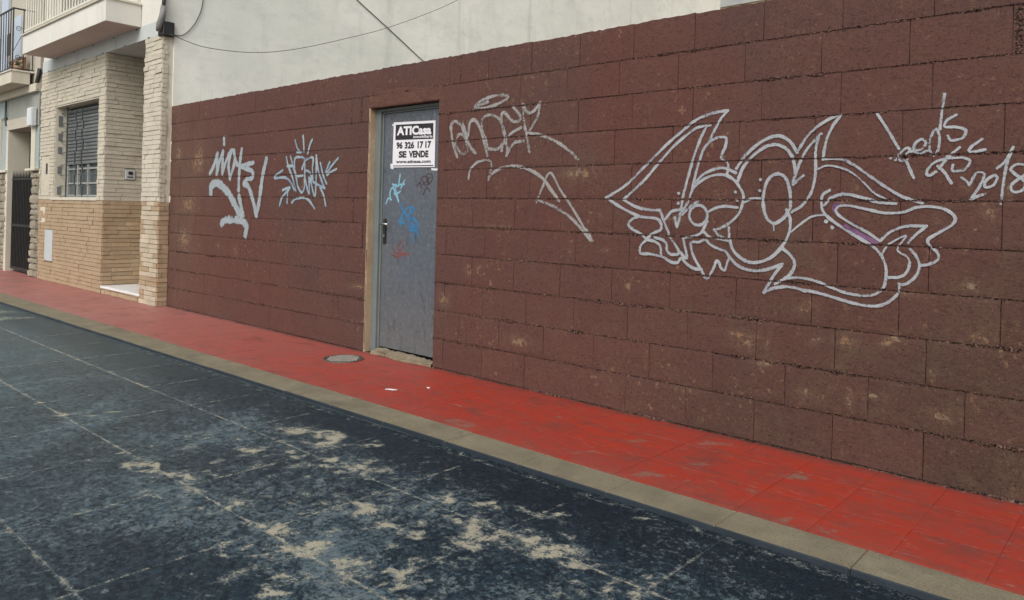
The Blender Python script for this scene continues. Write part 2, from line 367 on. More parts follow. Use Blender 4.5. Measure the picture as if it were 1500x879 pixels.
  (0.0143, [(-0.905,1.505),(-0.863,1.514),(-0.845,1.541),(-0.861,1.56),(-0.886,1.545),(-0.895,1.511),(-0.872,1.493),(-0.837,1.507)]),
  (0.014, [(-0.805,1.602),(-0.826,1.565),(-0.829,1.512),(-0.812,1.482),(-0.794,1.511),(-0.791,1.567),(-0.805,1.602)]),
  (0.0139, [(-0.775,1.759),(-0.783,1.686),(-0.79,1.602)]),
  (0.0135, [(-0.727,1.662),(-0.763,1.639),(-0.771,1.611),(-0.725,1.607),(-0.688,1.589),(-0.703,1.556),(-0.745,1.549),(-0.758,1.569)]),
  (0.0134, [(-0.626,1.548),(-0.668,1.514),(-0.669,1.492),(-0.614,1.502)]),
  (0.0137, [(-0.711,1.515),(-0.747,1.483),(-0.759,1.478)]),
  (0.0141, [(-0.801,1.409),(-0.832,1.391),(-0.838,1.413),(-0.808,1.452),(-0.759,1.468)]),
  (0.0139, [(-0.759,1.468),(-0.789,1.423)]),
  (0.0138, [(-0.795,1.434),(-0.767,1.405),(-0.739,1.357)]),
  (0.0135, [(-0.759,1.469),(-0.698,1.469),(-0.669,1.453),(-0.69,1.417),(-0.734,1.411),(-0.735,1.438)]),
  (0.0134, [(-0.699,1.382),(-0.675,1.359),(-0.67,1.347)]),
  (0.0132, [(-0.67,1.348),(-0.643,1.401),(-0.614,1.395),(-0.628,1.348),(-0.664,1.283)]),
  (0.0133, [(-0.664,1.283),(-0.635,1.3),(-0.609,1.309)]),
  (0.0131, [(-0.573,1.391),(-0.607,1.368),(-0.61,1.338),(-0.58,1.346),(-0.565,1.38),(-0.573,1.391)]),
  (0.0129, [(-0.568,1.42),(-0.54,1.447),(-0.512,1.508)]),
  (0.0129, [(-0.512,1.508),(-0.533,1.434),(-0.544,1.347),(-0.55,1.266)]),
  (0.0127, [(-0.469,1.432),(-0.499,1.434),(-0.519,1.414),(-0.495,1.387),(-0.465,1.357),(-0.472,1.327),(-0.505,1.317),(-0.516,1.342),(-0.495,1.367),(-0.46,1.396),(-0.455,1.419),(-0.469,1.432)]),
 ],
}
ROAD_WEAR = [(-3.468, 2.212, 0.074, 0.078, 0.073, -0.046), (-3.216, 2.237, 0.048, 0.05, 0.083, -0.057), (-3.053, 2.343, 0.052, 0.055, 0.027, -0.02), (-3.131, 2.03, 0.018, 0.019, 0.026, -0.017), (-2.942, 2.126, 0.031, 0.033, 0.032, -0.023), (-2.778, 2.105, 0.039, 0.04, 0.072, -0.054), (-2.187, 2.183, 0.02, 0.02, 0.036, -0.035), (-2.064, 2.226, 0.035, 0.036, 0.038, -0.041), (-2.418, 1.817, 0.057, 0.058, 0.033, -0.024), (-2.485, 1.519, 0.046, 0.047, 0.037, -0.022), (-2.187, 1.784, 0.04, 0.04, 0.037, -0.03), (-2.29, 1.486, 0.051, 0.051, 0.051, -0.032), (-2.091, 1.502, 0.039, 0.039, 0.036, -0.025), (-1.872, 1.821, 0.025, 0.025, 0.015, -0.014), (-1.881, 2.033, 0.051, 0.051, 0.059, -0.062), (-1.778, 2.022, 0.046, 0.046, 0.044, -0.049), (-1.702, 2.066, 0.046, 0.046, 0.025, -0.029), (-1.582, 2.073, 0.048, 0.048, 0.025, -0.032), (-1.463, 2.071, 0.047, 0.046, 0.02, -0.028), (-1.782, 2.263, 0.028, 0.028, 0.02, -0.025), (-1.635, 2.214, 0.018, 0.018, 0.021, -0.027), (-1.88, 2.256, 0.034, 0.035, 0.021, -0.025), (-1.845, 1.587, 0.025, 0.025, 0.027, -0.023), (-2.026, 1.257, 0.027, 0.026, 0.029, -0.017), (-1.335, 1.968, 0.039, 0.039, 0.015, -0.021), (-4.601, 1.463, 0.035, 0.037, 0.073, -0.023), (-3.502, 1.421, 0.038, 0.039, 0.046, -0.018), (-3.204, 1.49, 0.028, 0.029, 0.048, -0.022), (-2.977, 1.44, 0.015, 0.016, 0.021, -0.01), (-3.066, 1.329, 0.05, 0.051, 0.022, -0.009), (-3.283, 1.871, 0.027, 0.028, 0.036, -0.02), (-2.357, 1.366, 0.02, 0.02, 0.019, -0.011), (-2.082, 1.327, 0.022, 0.021, 0.019, -0.012), (-4.468, 1.648, 0.04, 0.044, 0.043, -0.016), (-3.323, 2.26, 0.034, 0.036, 0.03, -0.02), (-1.229, 2.061, 0.022, 0.022, 0.009, -0.015), (-1.232, 2.13, 0.016, 0.016, 0.009, -0.016), (-1.567, 2.592, 0.027, 0.028, 0.011, -0.018), (-3.271, 1.469, 0.053, 0.055, 0.065, -0.029), (-3.437, 1.449, 0.029, 0.03, 0.044, -0.018), (-2.092, 1.82, 0.021, 0.021, 0.022, -0.019), (-1.979, 1.994, 0.022, 0.022, 0.026, -0.025), (-1.994, 1.557, 0.016, 0.016, 0.019, -0.015), (-2.442, 1.282, 0.017, 0.017, 0.015, -0.007), (-2.508, 1.667, 0.026, 0.026, 0.023, -0.015), (-1.842, 1.927, 0.042, 0.042, 0.03, -0.031), (-1.85, 1.735, 0.023, 0.023, 0.018, -0.017)]
PAVE_WEAR = [(-1.28, 3.413, 0.054, 0.056, 0.021, -0.054), (-1.314, 3.081, 0.029, 0.03, 0.013, -0.03), (-0.918, 3.078, 0.016, 0.016, 0.006, -0.021), (-2.105, 3.013, 0.085, 0.089, 0.018, -0.026), (-2.612, 3.402, 0.016, 0.018, 0.026, -0.034), (-2.649, 3.14, 0.013, 0.014, 0.017, -0.02), (-2.472, 3.016, 0.015, 0.016, 0.015, -0.018), (-1.637, 3.243, 0.041, 0.043, 0.018, -0.035), (-2.079, 3.345, 0.075, 0.08, 0.019, -0.03), (-1.602, 2.982, 0.013, 0.013, 0.013, -0.023), (-1.748, 3.61, 0.076, 0.08, 0.027, -0.054), (-0.715, 3.895, 0.046, 0.047, 0.006, -0.031), (-2.97, 2.915, 0.047, 0.05, 0.048, -0.047), (-2.886, 2.886, 0.051, 0.055, 0.037, -0.037), (-1.724, 2.955, 0.066, 0.068, 0.014, -0.023), (-1.39, 2.763, 0.079, 0.08, 0.013, -0.026), (-12.627, 3.378, 0.142, 0.225, 0.423, -0.112), (-11.877, 3.057, 0.11, 0.166, 0.281, -0.072), (-12.944, 3.286, 0.066, 0.106, 0.223, -0.056), (-0.438, 3.649, 0.012, 0.012, 0.003, -0.026), (-1.111, 2.902, 0.058, 0.059, 0.013, -0.033), (-0.931, 2.906, 0.037, 0.038, 0.008, -0.025)]
WALL_WEAR = [(-8.501, 1.768, 0.087, 0.11), (-8.024, 1.676, 0.16, 0.188), (-8.228, 1.184, 0.198, 0.122), (-8.307, 0.798, 0.201, 0.154), (-7.144, 0.734, 0.056, 0.056), (-7.507, 0.759, 0.045, 0.029), (-5.067, 0.531, 0.165, 0.023), (-3.782, 0.762, 0.041, 0.039), (-3.679, 0.769, 0.02, 0.034), (-3.524, 1.084, 0.178, 0.012), (-2.601, 0.964, 0.04, 0.017), (-2.136, 1.168, 0.087, 0.02), (-0.957, 0.637, 0.04, 0.025), (-0.995, 0.6, 0.035, 0.019), (-1.181, 0.441, 0.044, 0.008), (-1.214, 0.469, 0.019, 0.017), (-1.342, 0.313, 0.053, 0.017), (-1.315, 0.573, 0.033, 0.027), (-1.169, 0.592, 0.05, 0.033), (-1.37, 0.738, 0.054, 0.034), (-1.04, 0.351, 0.042, 0.016), (-1.651, 0.528, 0.089, 0.043), (-1.728, 0.555, 0.053, 0.022), (-1.574, 0.432, 0.058, 0.028), (-0.798, 0.503, 0.027, 0.012), (-0.66, 0.901, 0.051, 0.03), (-0.604, 0.668, 0.062, 0.041), (-0.753, 0.311, 0.053, 0.024), (-1.147, 0.315, 0.016, 0.039), (-2.798, 1.434, 0.157, 0.043), (-3.276, 0.312, 0.12, 0.037), (-4.025, 0.517, 0.059, 0.061), (-0.683, 1.336, 0.021, 0.018), (-0.591, 1.232, 0.025, 0.047), (-1.278, 1.069, 0.013, 0.027), (-1.345, 1.083, 0.01, 0.01), (-1.538, 1.128, 0.014, 0.021), (-2.422, 0.753, 0.024, 0.033), (-2.043, 0.206, 0.084, 0.019), (-0.904, 0.849, 0.056, 0.016), (-0.518, 1.321, 0.015, 0.041)]
CABLE = [(-8.619, 3.731, 3.129), (-8.598, 3.889, 3.085), (-8.574, 4.082, 3.054), (-8.533, 4.401, 3.059), (-8.495, 4.693, 3.09), (-8.456, 4.996, 3.157), (-8.41, 5.359, 3.271), (-8.348, 5.838, 3.452), (-8.269, 6.456, 3.704), (-8.183, 7.126, 4.037), (-8.105, 7.728, 4.382), (-8.005, 8.508, 4.925)]
# ------------------------------------------------------------------ materials
def bare_mask(n, lo=.55):
    """painted-on wall wear comes from the vertex attribute 'bare'"""
    b = n.attr('bare')
    ns = n.noise(30, 8, .8, dist=.4)
    return n.step(n.math('ADD', b, n.math('MULTIPLY', n.math('SUBTRACT', ns, .5), 3.4)), .95, 1.15)

def wall_paint(name, mortar=False):
    n = NT(name)
    big = n.noise(.9, 4, .6, dist=.4); mid = n.noise(7, 5, .65); fine = n.noise(260, 3, .7); grain = n.noise(110, 4, .75)
    streak = n.noise(1.0, 4, .6, vec=n.map((9, 9, 1.1)))
    c = n.mix(n.step(big, .35, .68), (.115, .046, .038), (.096, .049, .042))
    c = n.mix(n.step(mid, .5, .75, 0, .45), c, (.135, .060, .042))
    x, y, z = n.sep()
    # right-hand low part went olive and sooty
    low = n.math('MULTIPLY', n.step(x, -3.0, -.4), n.step(z, 1.7, .2))
    c = n.mix(n.math('MULTIPLY', low, n.step(n.noise(2.2, 5, .6), .3, .6, .25, .8)), c, (.062, .043, .03))
    # dusty left end
    lf = n.step(x, -7.2, -8.5)
    c = n.mix(n.math('MULTIPLY', lf, n.step(streak, .35, .7, .1, .55)), c, (.17, .105, .075))
    if not mortar:
        c = n.mix(n.step(n.rnd(), 0, 1, 0, .22), c, (.14, .07, .055))
    dz = n.math('MULTIPLY', n.step(n.noise(4.5, 7, .78, dist=.5), .50, .66), n.step(x, -5.5, -1.0, .08, .48))
    c = n.mix(n.math('MULTIPLY', dz, n.step(z, 2.2, 1.2, .25, 1)), c, (.125, .088, .060))
    # pits and bright grains of the open concrete
    pit = n.step(grain, .43, .32)
    c = n.mix(n.math('MULTIPLY', pit, .85), c, (.016, .009, .008))
    pit2 = n.step(n.noise(42, 6, .82, vec=n.map((1, 1, 2.2))), .47, .36)
    c = n.mix(n.math('MULTIPLY', pit2, .55), c, (.02, .011, .009))
    grn = n.step(fine, .62, .74)
    c = n.mix(n.math('MULTIPLY', grn, n.step(mid, .3, .7, .2, .75)), c, (.36, .22, .15))
    g2 = n.step(n.noise(75, 5, .8, vec=n.map((1, 1, 1), (3, 7, 2))), .57, .66)
    c = n.mix(n.math('MULTIPLY', g2, n.step(n.noise(1.7, 4, .6), .35, .65, .15, .75)), c, (.20, .115, .08))
    sc2 = n.math('MULTIPLY', n.step(n.noise(26, 6, .75), .58, .66), n.step(n.noise(2.4, 3), .45, .62, 0, .8))
    c = n.mix(sc2, c, (.27, .175, .1))
    if mortar:
        c = n.mix(n.math('MULTIPLY', n.step(n.noise(60, 4, .75), .48, .58), n.step(n.noise(3.1, 3), .38, .58, .12, .85)), c, (.30, .19, .14))
        c = n.mix(n.step(n.noise(90, 3, .6, vec=n.map((1, 1, 1), (5, 3, 1))), .52, .42), c, (.012, .007, .006))
    else:
        bm_ = bare_mask(n)
        c = n.mix(n.math('MULTIPLY', n.step(n.attr('bare'), .05, .8, 0, .45), n.step(n.noise(34, 6, .8, dist=.3), .44, .6)), c, (.17, .115, .075))
        c = n.mix(n.math('MULTIPLY', bm_, n.step(fine, .3, .6, .2, .75)), c, n.mix(n.step(n.noise(5, 2), .4, .6), (.36, .22, .11), (.33, .27, .18)))
    h = n.math('ADD', n.math('MULTIPLY', grain, .8), n.math('MULTIPLY', n.noise(420, 2, .6), .35))
    nr = n.bump(h, 1.0, .007 if not mortar else .012)
    nr = n.bump(n.noise(18, 3, .6), .35, .006, nr)
    return n.done(c, n.step(grain, .3, .7, .85, .7), nr, spec=.22)

M_WALL = wall_paint('brown_wall_paint'); M_MORT = wall_paint('brown_mortar_joint', True)

def m_spray(name, a, b, cover=.5, rough=.55):
    n = NT(name)
    e = n.attr('edge'); j = n.attr('joint')
    g = n.noise(95, 6, .82); g2 = n.noise(420, 2, .6); lo = n.noise(9, 3, .6)
    c = n.mix(n.step(lo, .35, .65), a, b)
    c = n.mix(n.step(n.noise(130, 5, .8), .5, .36, 0, .75), c, tuple(v * .45 for v in a))
    al = n.math('SUBTRACT', n.math('ADD', cover + .36, n.math('MULTIPLY', n.math('SUBTRACT', g, .5), 2.5)), n.math('MULTIPLY', n.math('POWER', e, 4.0), .9))
    al = n.math('SUBTRACT', al, n.math('MULTIPLY', j, .75))
    al = n.math('ADD', al, n.math('MULTIPLY', n.math('SUBTRACT', lo, .5), .9))
    al = n.step(al, .34, .56)
    nr = n.bump(n.noise(110, 4, .75), .7, .003)
    return n.done(c, rough, nr, alpha=al)

M_SILV = m_spray('silver_spray_paint', (.29, .305, .335), (.38, .395, .415), .44)
M_PALE = m_spray('pale_blue_spray_paint', (.29, .335, .365), (.36, .40, .42), .62)
M_CROWN = m_spray('sky_blue_spray_paint', (.20, .31, .40), (.36, .41, .43), .50)
M_GREY = m_spray('worn_grey_spray_paint', (.25, .235, .225), (.33, .31, .30), .40)
M_PURP = m_spray('purple_spray_paint', (.14, .055, .15), (.19, .09, .17), .38)
M_CYAN = m_spray('light_blue_marker', (.19, .40, .52), (.25, .45, .55), .7)
M_BLUE = m_spray('blue_marker', (.03, .15, .32), (.04, .19, .37), .7)
M_DARK = m_spray('dark_marker', (.05, .03, .035), (.07, .04, .04), .7)
M_REDM = m_spray('dark_red_marker', (.18, .04, .035), (.22, .06, .05), .58)
M_SCR = m_spray('thin_dark_pen', (.07, .07, .075), (.09, .09, .09), .55)

def m_road():
    n = NT('worn_blue_street_paint')
    wear = n.attr('wear'); scuff = n.attr('scuff')
    big = n.noise(1.1, 4, .6, dist=.5); mid = n.noise(11, 9, .80, dist=.25); fine = n.noise(70, 6, .80); grit = n.noise(300, 3, .75)
    c = n.mix(n.step(big, .35, .65), (.006, .012, .017), (.009, .013, .016))
    c = n.mix(n.math('MULTIPLY', n.step(n.sep()[0], -2.5, -7.0), .85), c, (.030, .048, .054))  # base colour lifted at the far left to paint in grazing sky sheen
    c = n.mix(n.step(fine, .4, .7, 0, .5), c, (.020, .036, .056))
    # chalky scuffing of the paint film; far-left paling paints in the sky sheen
    s = n.math('ADD', n.math('MULTIPLY', mid, .30), n.math('MULTIPLY', n.noise(46, 9, .86, dist=.2), .80))
    s = n.math('ADD', s, n.math('MULTIPLY', n.math('SUBTRACT', big, .5), .35))
    thr = n.step(scuff, 0, 1, .64, .556)
    m1 = n.step(s, thr, n.math('ADD', thr, .045))
    m0 = n.math('MULTIPLY', n.step(n.noise(36, 9, .85), n.step(n.sep()[0], -3, -8, .45, .36), .60), n.step(scuff, 0, 1, .10, .8))
    x, y, z = n.sep()
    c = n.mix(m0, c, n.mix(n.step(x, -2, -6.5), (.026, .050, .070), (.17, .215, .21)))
    c = n.mix(n.math('MULTIPLY', m1, n.step(grit, .35, .6, .35, .9)), c, n.mix(n.step(mid, .4, .7), (.080, .130, .160), (.215, .26, .262)))
    # bare concrete patches
    w1 = n.math('ADD', wear, n.math('MULTIPLY', n.math('SUBTRACT', n.noise(19, 9, .84, dist=.2), .5), 2.9))
    w1 = n.math('ADD', w1, n.math('MULTIPLY', n.math('SUBTRACT', n.noise(85, 8, .86), .5), 2.4))
    rim = n.step(w1, .42, .66)
    c = n.mix(n.math('MULTIPLY', rim, .55), c, (.19, .225, .22))
    m2 = n.step(w1, .70, .76)
    c = n.mix(m2, c, n.mix(n.step(grit, .35, .65), (.24, .225, .165), (.47, .44, .34)))
    h = n.math('ADD', n.math('MULTIPLY', fine, .6), n.math('MULTIPLY', grit, .5))
    h = n.math('SUBTRACT', h, n.math('MULTIPLY', m2, .5))
    nr = n.bump(h, .55, .005)
    return n.done(c, n.step(m1, 0, 1, .42, .75), nr, spec=.14)
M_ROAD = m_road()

def m_pave():
    n = NT('worn_red_pavement_paint')
    wear = n.attr('wear')
    big = n.noise(1.6, 4, .6, dist=.6); fine = n.noise(55, 6, .75); grit = n.noise(260, 3, .7)
    st = n.noise(7, 8, .78, vec=n.map((1, 5.5, 1), rot=(0, 0, .05)), dist=.4)
    c = n.mix(n.step(big, .35, .68), (.375, .036, .018), (.31, .036, .022))
    c = n.mix(n.step(n.noise(5, 7, .80, vec=n.map((1, 2.6, 1))), .46, .64, 0, .8), c, (.20, .052, .040))
    c = n.mix(n.step(n.noise(15, 8, .84, vec=n.map((1, 4, 1))), .54, .62, 0, .6), c, (.23, .105, .08))
    x, y, z = n.sep()
    far_sheen = n.step(x, -3.5, -8.5, 0, .85)  # grazing reflection at the far left, painted in as a paler pink
    edge = n.step(y, 3.02, 2.84, 0, .5)
    c = n.mix(n.math('MULTIPLY', edge, n.step(n.noise(8, 5, .7), .35, .65)), c, (.22, .09, .07))
    c = n.mix(n.math('MULTIPLY', far_sheen, n.step(st, .3, .65, .5, 1)), c, (.36, .185, .165))
    w1 = n.math('ADD', wear, n.math('MULTIPLY', n.math('SUBTRACT', n.noise(24, 8, .8, dist=.3, vec=n.map((1, 2.2, 1))), .5), 2.6))
    c = n.mix(n.step(w1, .62, .78, 0, .8), c, (.21, .13, .10))
    scr = n.math('MULTIPLY', n.step(st, .585, .64), n.step(fine, .42, .6))
    c = n.mix(n.math('MULTIPLY', scr, .85), c, (.33, .19, .155))
    c = n.mix(n.step(grit, .66, .76, 0, .5), c, (.46, .22, .18))
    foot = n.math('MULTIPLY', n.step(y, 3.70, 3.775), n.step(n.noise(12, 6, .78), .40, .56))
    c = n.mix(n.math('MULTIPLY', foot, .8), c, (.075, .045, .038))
    c = n.mix(n.math('MULTIPLY', n.step(n.noise(2.2, 5, .7, vec=n.map((1, 1.8, 1))), .55, .70), .55), c, (.12, .05, .04))
    nr = n.bump(n.math('ADD', fine, n.math('MULTIPLY', grit, .5)), .4, .004)
    return n.done(c, n.step(big, .3, .7, .42, .62), nr, spec=.35)
M_PAVE = m_pave()

def m_simple(name, a, b, sc_=3, fine=120, rough=.85, bump=.3, bd=.003, spec=.4, metal=0.0, rv=0.0, fa=.35, dirt=None):
    n = NT(name)
    c = n.mix(n.step(n.noise(sc_, 5, .62, dist=.3), .35, .68), a, b)
    f = n.noise(fine, 4, .72)
    c = n.mix(n.step(f, .5, .3, 0, fa), c, tuple(v * .45 for v in a))
    if rv: c = n.mix(n.step(n.rnd(), 0, 1, 0, rv), c, tuple(v * .55 for v in b))
    if dirt: c = n.mix(n.step(n.noise(1.3, 6, .68, vec=n.map((3, 3, .7))), .52, .75, 0, dirt), c, (.12, .10, .08))
    return n.done(c, rough, n.bump(f, bump, bd), metal, spec)

M_KERB = m_simple('kerb_concrete', (.185, .163, .108), (.25, .22, .15), 5, 150, .85, .7, .004, dirt=.85, fa=.9, spec=.25)
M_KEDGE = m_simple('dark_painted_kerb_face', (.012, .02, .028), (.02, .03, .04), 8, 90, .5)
M_BED = m_simple('grimy_joint_bed', (.11, .125, .13), (.22, .22, .19), 3, 150, .9, fa=.6)
M_RBED = m_simple('red_stained_joint_bed', (.17, .04, .03), (.23, .07, .05), 9, 150, .9)
M_GROUND = m_simple('old_concrete_ground', (.17, .16, .14), (.24, .22, .19), 1, 60, .9)

def m_party():
    n = NT('white_party_wall_render')
    x, y, z = n.sep()
    v = n.noise(.7, 6, .62, dist=.6)
    c = n.mix(n.step(v, .38, .62), (.74, .745, .67), (.86, .85, .77))
    c = n.mix(n.step(n.noise(2.6, 7, .7, vec=n.map((1, 1, 2.2))), .5, .74, 0, .45), c, (.52, .555, .51))
    c = n.mix(n.step(n.noise(9, 6, .75), .56, .72, 0, .35), c, (.50, .50, .43))
    c = n.mix(n.step(n.noise(1.0, 6, .72, vec=n.map((3, 3, .45), (9, 0, 0))), .54, .70, 0, .4), c, (.54, .55, .50))
    # day joints of the render: faint vertical bands
    for yy, wd in ((6.9, .10), (8.35, .05), (10.1, .06), (13.4, .05)):
        d = n.math('ABSOLUTE', n.math('SUBTRACT', y, yy + 0.0))
        c = n.mix(n.math('MULTIPLY', n.step(d, wd, wd * .2), n.step(n.noise(3, 5, .7), .35, .6, .05, .4)), c, (.50, .53, .48))
    c = n.mix(n.step(y, 3.90, 3.78, 0, .3), c, (.56, .53, .45))
    return n.done(c, .9, n.bump(n.noise(30, 5, .7), .25, .004), spec=.3)
M_PARTY = m_party()
M_WHITE = m_simple('off_white_facade_paint', (.66, .64, .58), (.72, .70, .64), 1.4, 50, .85, .15, dirt=.22, fa=.12)
M_BEAM = m_simple('pale_blue_grey_beam_paint', (.50, .535, .52), (.56, .59, .57), 1.6, 60, .8, .15, dirt=.25, fa=.15)
M_SOFF = m_simple('pinkish_soffit_paint', (.56, .46, .41), (.62, .52, .46), 1.8, 60, .9, .15, fa=.15)
M_CBRK = m_simple('cream_brick', (.53, .482, .385), (.63, .575, .465), 5, 90, .9, .6, .005, rv=.25, dirt=.12)
M_MBRK = m_simple('pale_tan_brick', (.49, .41, .30), (.60, .52, .40), 5, 90, .9, .6, .005, rv=.45, dirt=.2)
M_TBRK = m_simple('tan_brick', (.43, .30, .18), (.53, .40, .26), 5, 90, .9, .6, .004, rv=.6, dirt=.2)
M_CJNT = m_simple('cream_joint_mortar', (.34, .31, .25), (.40, .365, .29), 6, 90, .95)
M_TJNT = m_simple('tan_joint_mortar', (.22, .15, .09), (.27, .195, .12), 6, 90, .95)
M_MARB = m_simple('white_marble', (.72, .74, .74), (.80, .81, .80), 2, 20, .3, .02, fa=.05)
M_IRON = m_simple('black_iron', (.018, .018, .018), (.03, .028, .026), 9, 120, .5, .2)
M_DIRON = m_simple('dark_grey_iron_paint', (.06, .07, .07), (.09, .10, .10), 9, 120, .5, .2)
M_WIRON = m_simple('cream_iron_paint', (.60, .58, .50), (.68, .65, .57), 9, 120, .5, .1, fa=.15)
M_SHUT = m_simple('grey_shutter', (.15, .16, .163), (.20, .21, .21), 3, 60, .6, .1, dirt=.4)
M_GLASS = m_simple('dark_window_glass', (.07, .085, .09), (.10, .12, .12), 1, 5, .08, 0, fa=0)
M_WFRM = m_simple('white_window_frame', (.33, .34, .335), (.40, .40, .39), 4, 50, .5, .05, fa=.1)
M_STONE = m_simple('rough_stone_cladding', (.30, .26, .19), (.42, .38, .30), 6, 60, .95, .9, .01, rv=.6, dirt=.4)
M_SMORT = m_simple('stone_cladding_mortar', (.14, .125, .10), (.20, .18, .15), 6, 60, .95)
M_CREAM = m_simple('cream_plaster', (.56, .52, .42), (.62, .58, .48), 2, 60, .9, .2, dirt=.2, fa=.15)
M_NWALL = m_simple('grey_green_plaster', (.27, .28, .25), (.34, .345, .31), 1.5, 60, .9, .2, dirt=.25)
M_NBLUE = m_simple('grey_blue_panel', (.30, .36, .36), (.35, .41, .41), 1.5, 60, .8, .1, dirt=.15)
M_NBEIGE = m_simple('beige_upper_plaster', (.46, .42, .35), (.52, .47, .39), 1.5, 60, .9, .2, dirt=.15)
M_INNER = m_simple('dim_passage_plaster', (.24, .22, .175), (.29, .265, .21), 1.5, 50, .9, .1)
M_LBLUE = m_simple('pale_blue_door_panel', (.45, .52, .62), (.5, .57, .66), 1.5, 50, .6, .05, fa=.1)
M_WOOD = m_simple('weathered_wood', (.23, .12, .07), (.34, .2, .12), 5, 70, .8, .3, rv=.4)
M_LEAF = m_simple('dry_leaves', (.10, .11, .05), (.34, .33, .22), 6, 80, .8, .2)
M_FAR = m_simple('pale_orange_render', (.62, .50, .34), (.70, .58, .42), 1, 30, .9, .1)
M_FARG = m_simple('grey_eaves_render', (.30, .31, .31), (.40, .40, .38), 1, 30, .9, .1)
M_CABLE = m_simple('black_cable', (.045, .045, .045), (.07, .07, .07), 9, 60, .6)
M_TUBE = m_simple('grey_conduit', (.16, .16, .155), (.24, .235, .22), 9, 60, .6)
M_BOXW = m_simple('white_plastic_box', (.62, .66, .67), (.7, .73, .73), 3, 60, .4, .05, fa=.05, dirt=.15)
M_METER = m_simple('grey_meter_door', (.46, .50, .50), (.52, .55, .55), 3, 60, .5, .05, fa=.1)
M_TAN = m_simple('sandy_reveal_plaster', (.36, .26, .165), (.46, .36, .25), 6, 130, .95, .8, .005, dirt=.25)
M_LINT = m_simple('orange_brown_render_patch', (.088, .038, .029), (.135, .064, .044), 7, 110, .9, .8, .005)
M_FRAME = m_simple('grey_blue_frame_paint', (.125, .15, .15), (.165, .19, .185), 3, 120, .55, .15, dirt=.45)
M_SILL = m_simple('broken_sill_concrete', (.19, .15, .10), (.30, .245, .17), 9, 90, .95, 1.0, .008, dirt=.5)
M_CRUMB = m_simple('mortar_crumbs', (.09, .045, .038), (.24, .15, .12), 14, 120, .95, .8)
M_CAST = m_simple('worn_cast_iron', (.10, .092, .08), (.15, .14, .12), 14, 90, .45, .4, metal=.4, dirt=.3)
M_STUD = m_simple('polished_iron_studs', (.34, .31, .27), (.44, .41, .36), 14, 90, .45, .3, metal=.2)
M_PAPER = m_simple('white_paper', (.78, .77, .76), (.82, .81, .80), 2, 30, .6, .02, fa=.02)
M_POST = m_simple('poster_sheet', (.70, .68, .72), (.76, .74, .77), 2, 30, .45, .05, fa=.03)
M_INK = m_simple('black_print', (.018, .018, .02), (.028, .028, .03), 5, 50, .45, .02)
M_STEEL = m_simple('steel_handle', (.4, .4, .4), (.5, .5, .5), 5, 50, .3, .05, metal=.9)

def m_door():
    n = NT('worn_steel_door_paint')
    x, y, z = n.sep()
    c = n.mix(n.step(n.noise(1.5, 5, .65, dist=.5), .35, .65), (.098, .116, .142), (.122, .134, .150))
    c = n.mix(n.step(z, .75, .05, 0, .5), c, (.16, .155, .14))
    c = n.mix(n.step(n.noise(30, 6, .75), .5, .7, 0, .5), c, (.25, .265, .28))
    c = n.mix(n.step(n.noise(14, 6, .75, vec=n.map((1, 1, .5))), .54, .68, 0, .75), c, (.055, .06, .065))
    c = n.mix(n.math('MULTIPLY', n.step(n.noise(45, 3, .6, vec=n.map((1, 1, .12))), .62, .7), n.step(z, .9, 1.5, 0, .6)), c, (.36, .38, .40))
    return n.done(c, n.step(n.noise(20, 5, .7), .3, .7, .38, .6), n.bump(n.noise(160, 3, .7), .15, .002), .25, .5)
M_DOOR = m_door()
# ------------------------------------------------------------------ ground
def kerb_out(x): return 2.643 + 0.017 * (min(max(x, -12), 0) + 0.4)
def kerb_in(x): return 2.852 + 0.010 * min(max(x, -12), 0)
def shear(x, y):                     # the street joints converge slightly with the kerb
    k = 0.008 if y < 2.3 else 0.017
    return y + k * (min(max(x, -12), 0) + (2.0 if y < 2.3 else .4))

g = MB().add([(-250, -250, -.09), (250, -250, -.09), (250, 250, -.09), (-250, 250, -.09)], [(0, 1, 2, 3)]).build('ground', M_GROUND, kind='structure')
road = MB().box(-60, 40, -3.6, 2.60, -.085, -.0205).build('road', M_BED, kind='structure')
pave = MB().box(-60, 40, 2.80, 3.80, -.085, -.0035).build('pavement', M_RBED, kind='structure')
kerb = MB().box(-60, 40, 2.60, 2.79, -.085, -.0275).build('kerb', M_BED, kind='structure')

def wear_at(pts, blobs):
    """soft value: 1 in the middle of a blob, falling to 0 at 1.5 radii"""
    out = np.zeros(len(pts))
    for cx, cy, ax, ay, bx, by in blobs:
        det = ax * by - ay * bx
        if abs(det) < 1e-9: continue
        dx = pts[:, 0] - cx; dy = pts[:, 1] - cy
        u = (dx * by - dy * bx) / det; v = (dy * ax - dx * ay) / det
        d = np.sqrt(u * u + v * v)
        out = np.maximum(out, np.clip(1.25 - .62 * d, 0, 1.2))
    return out

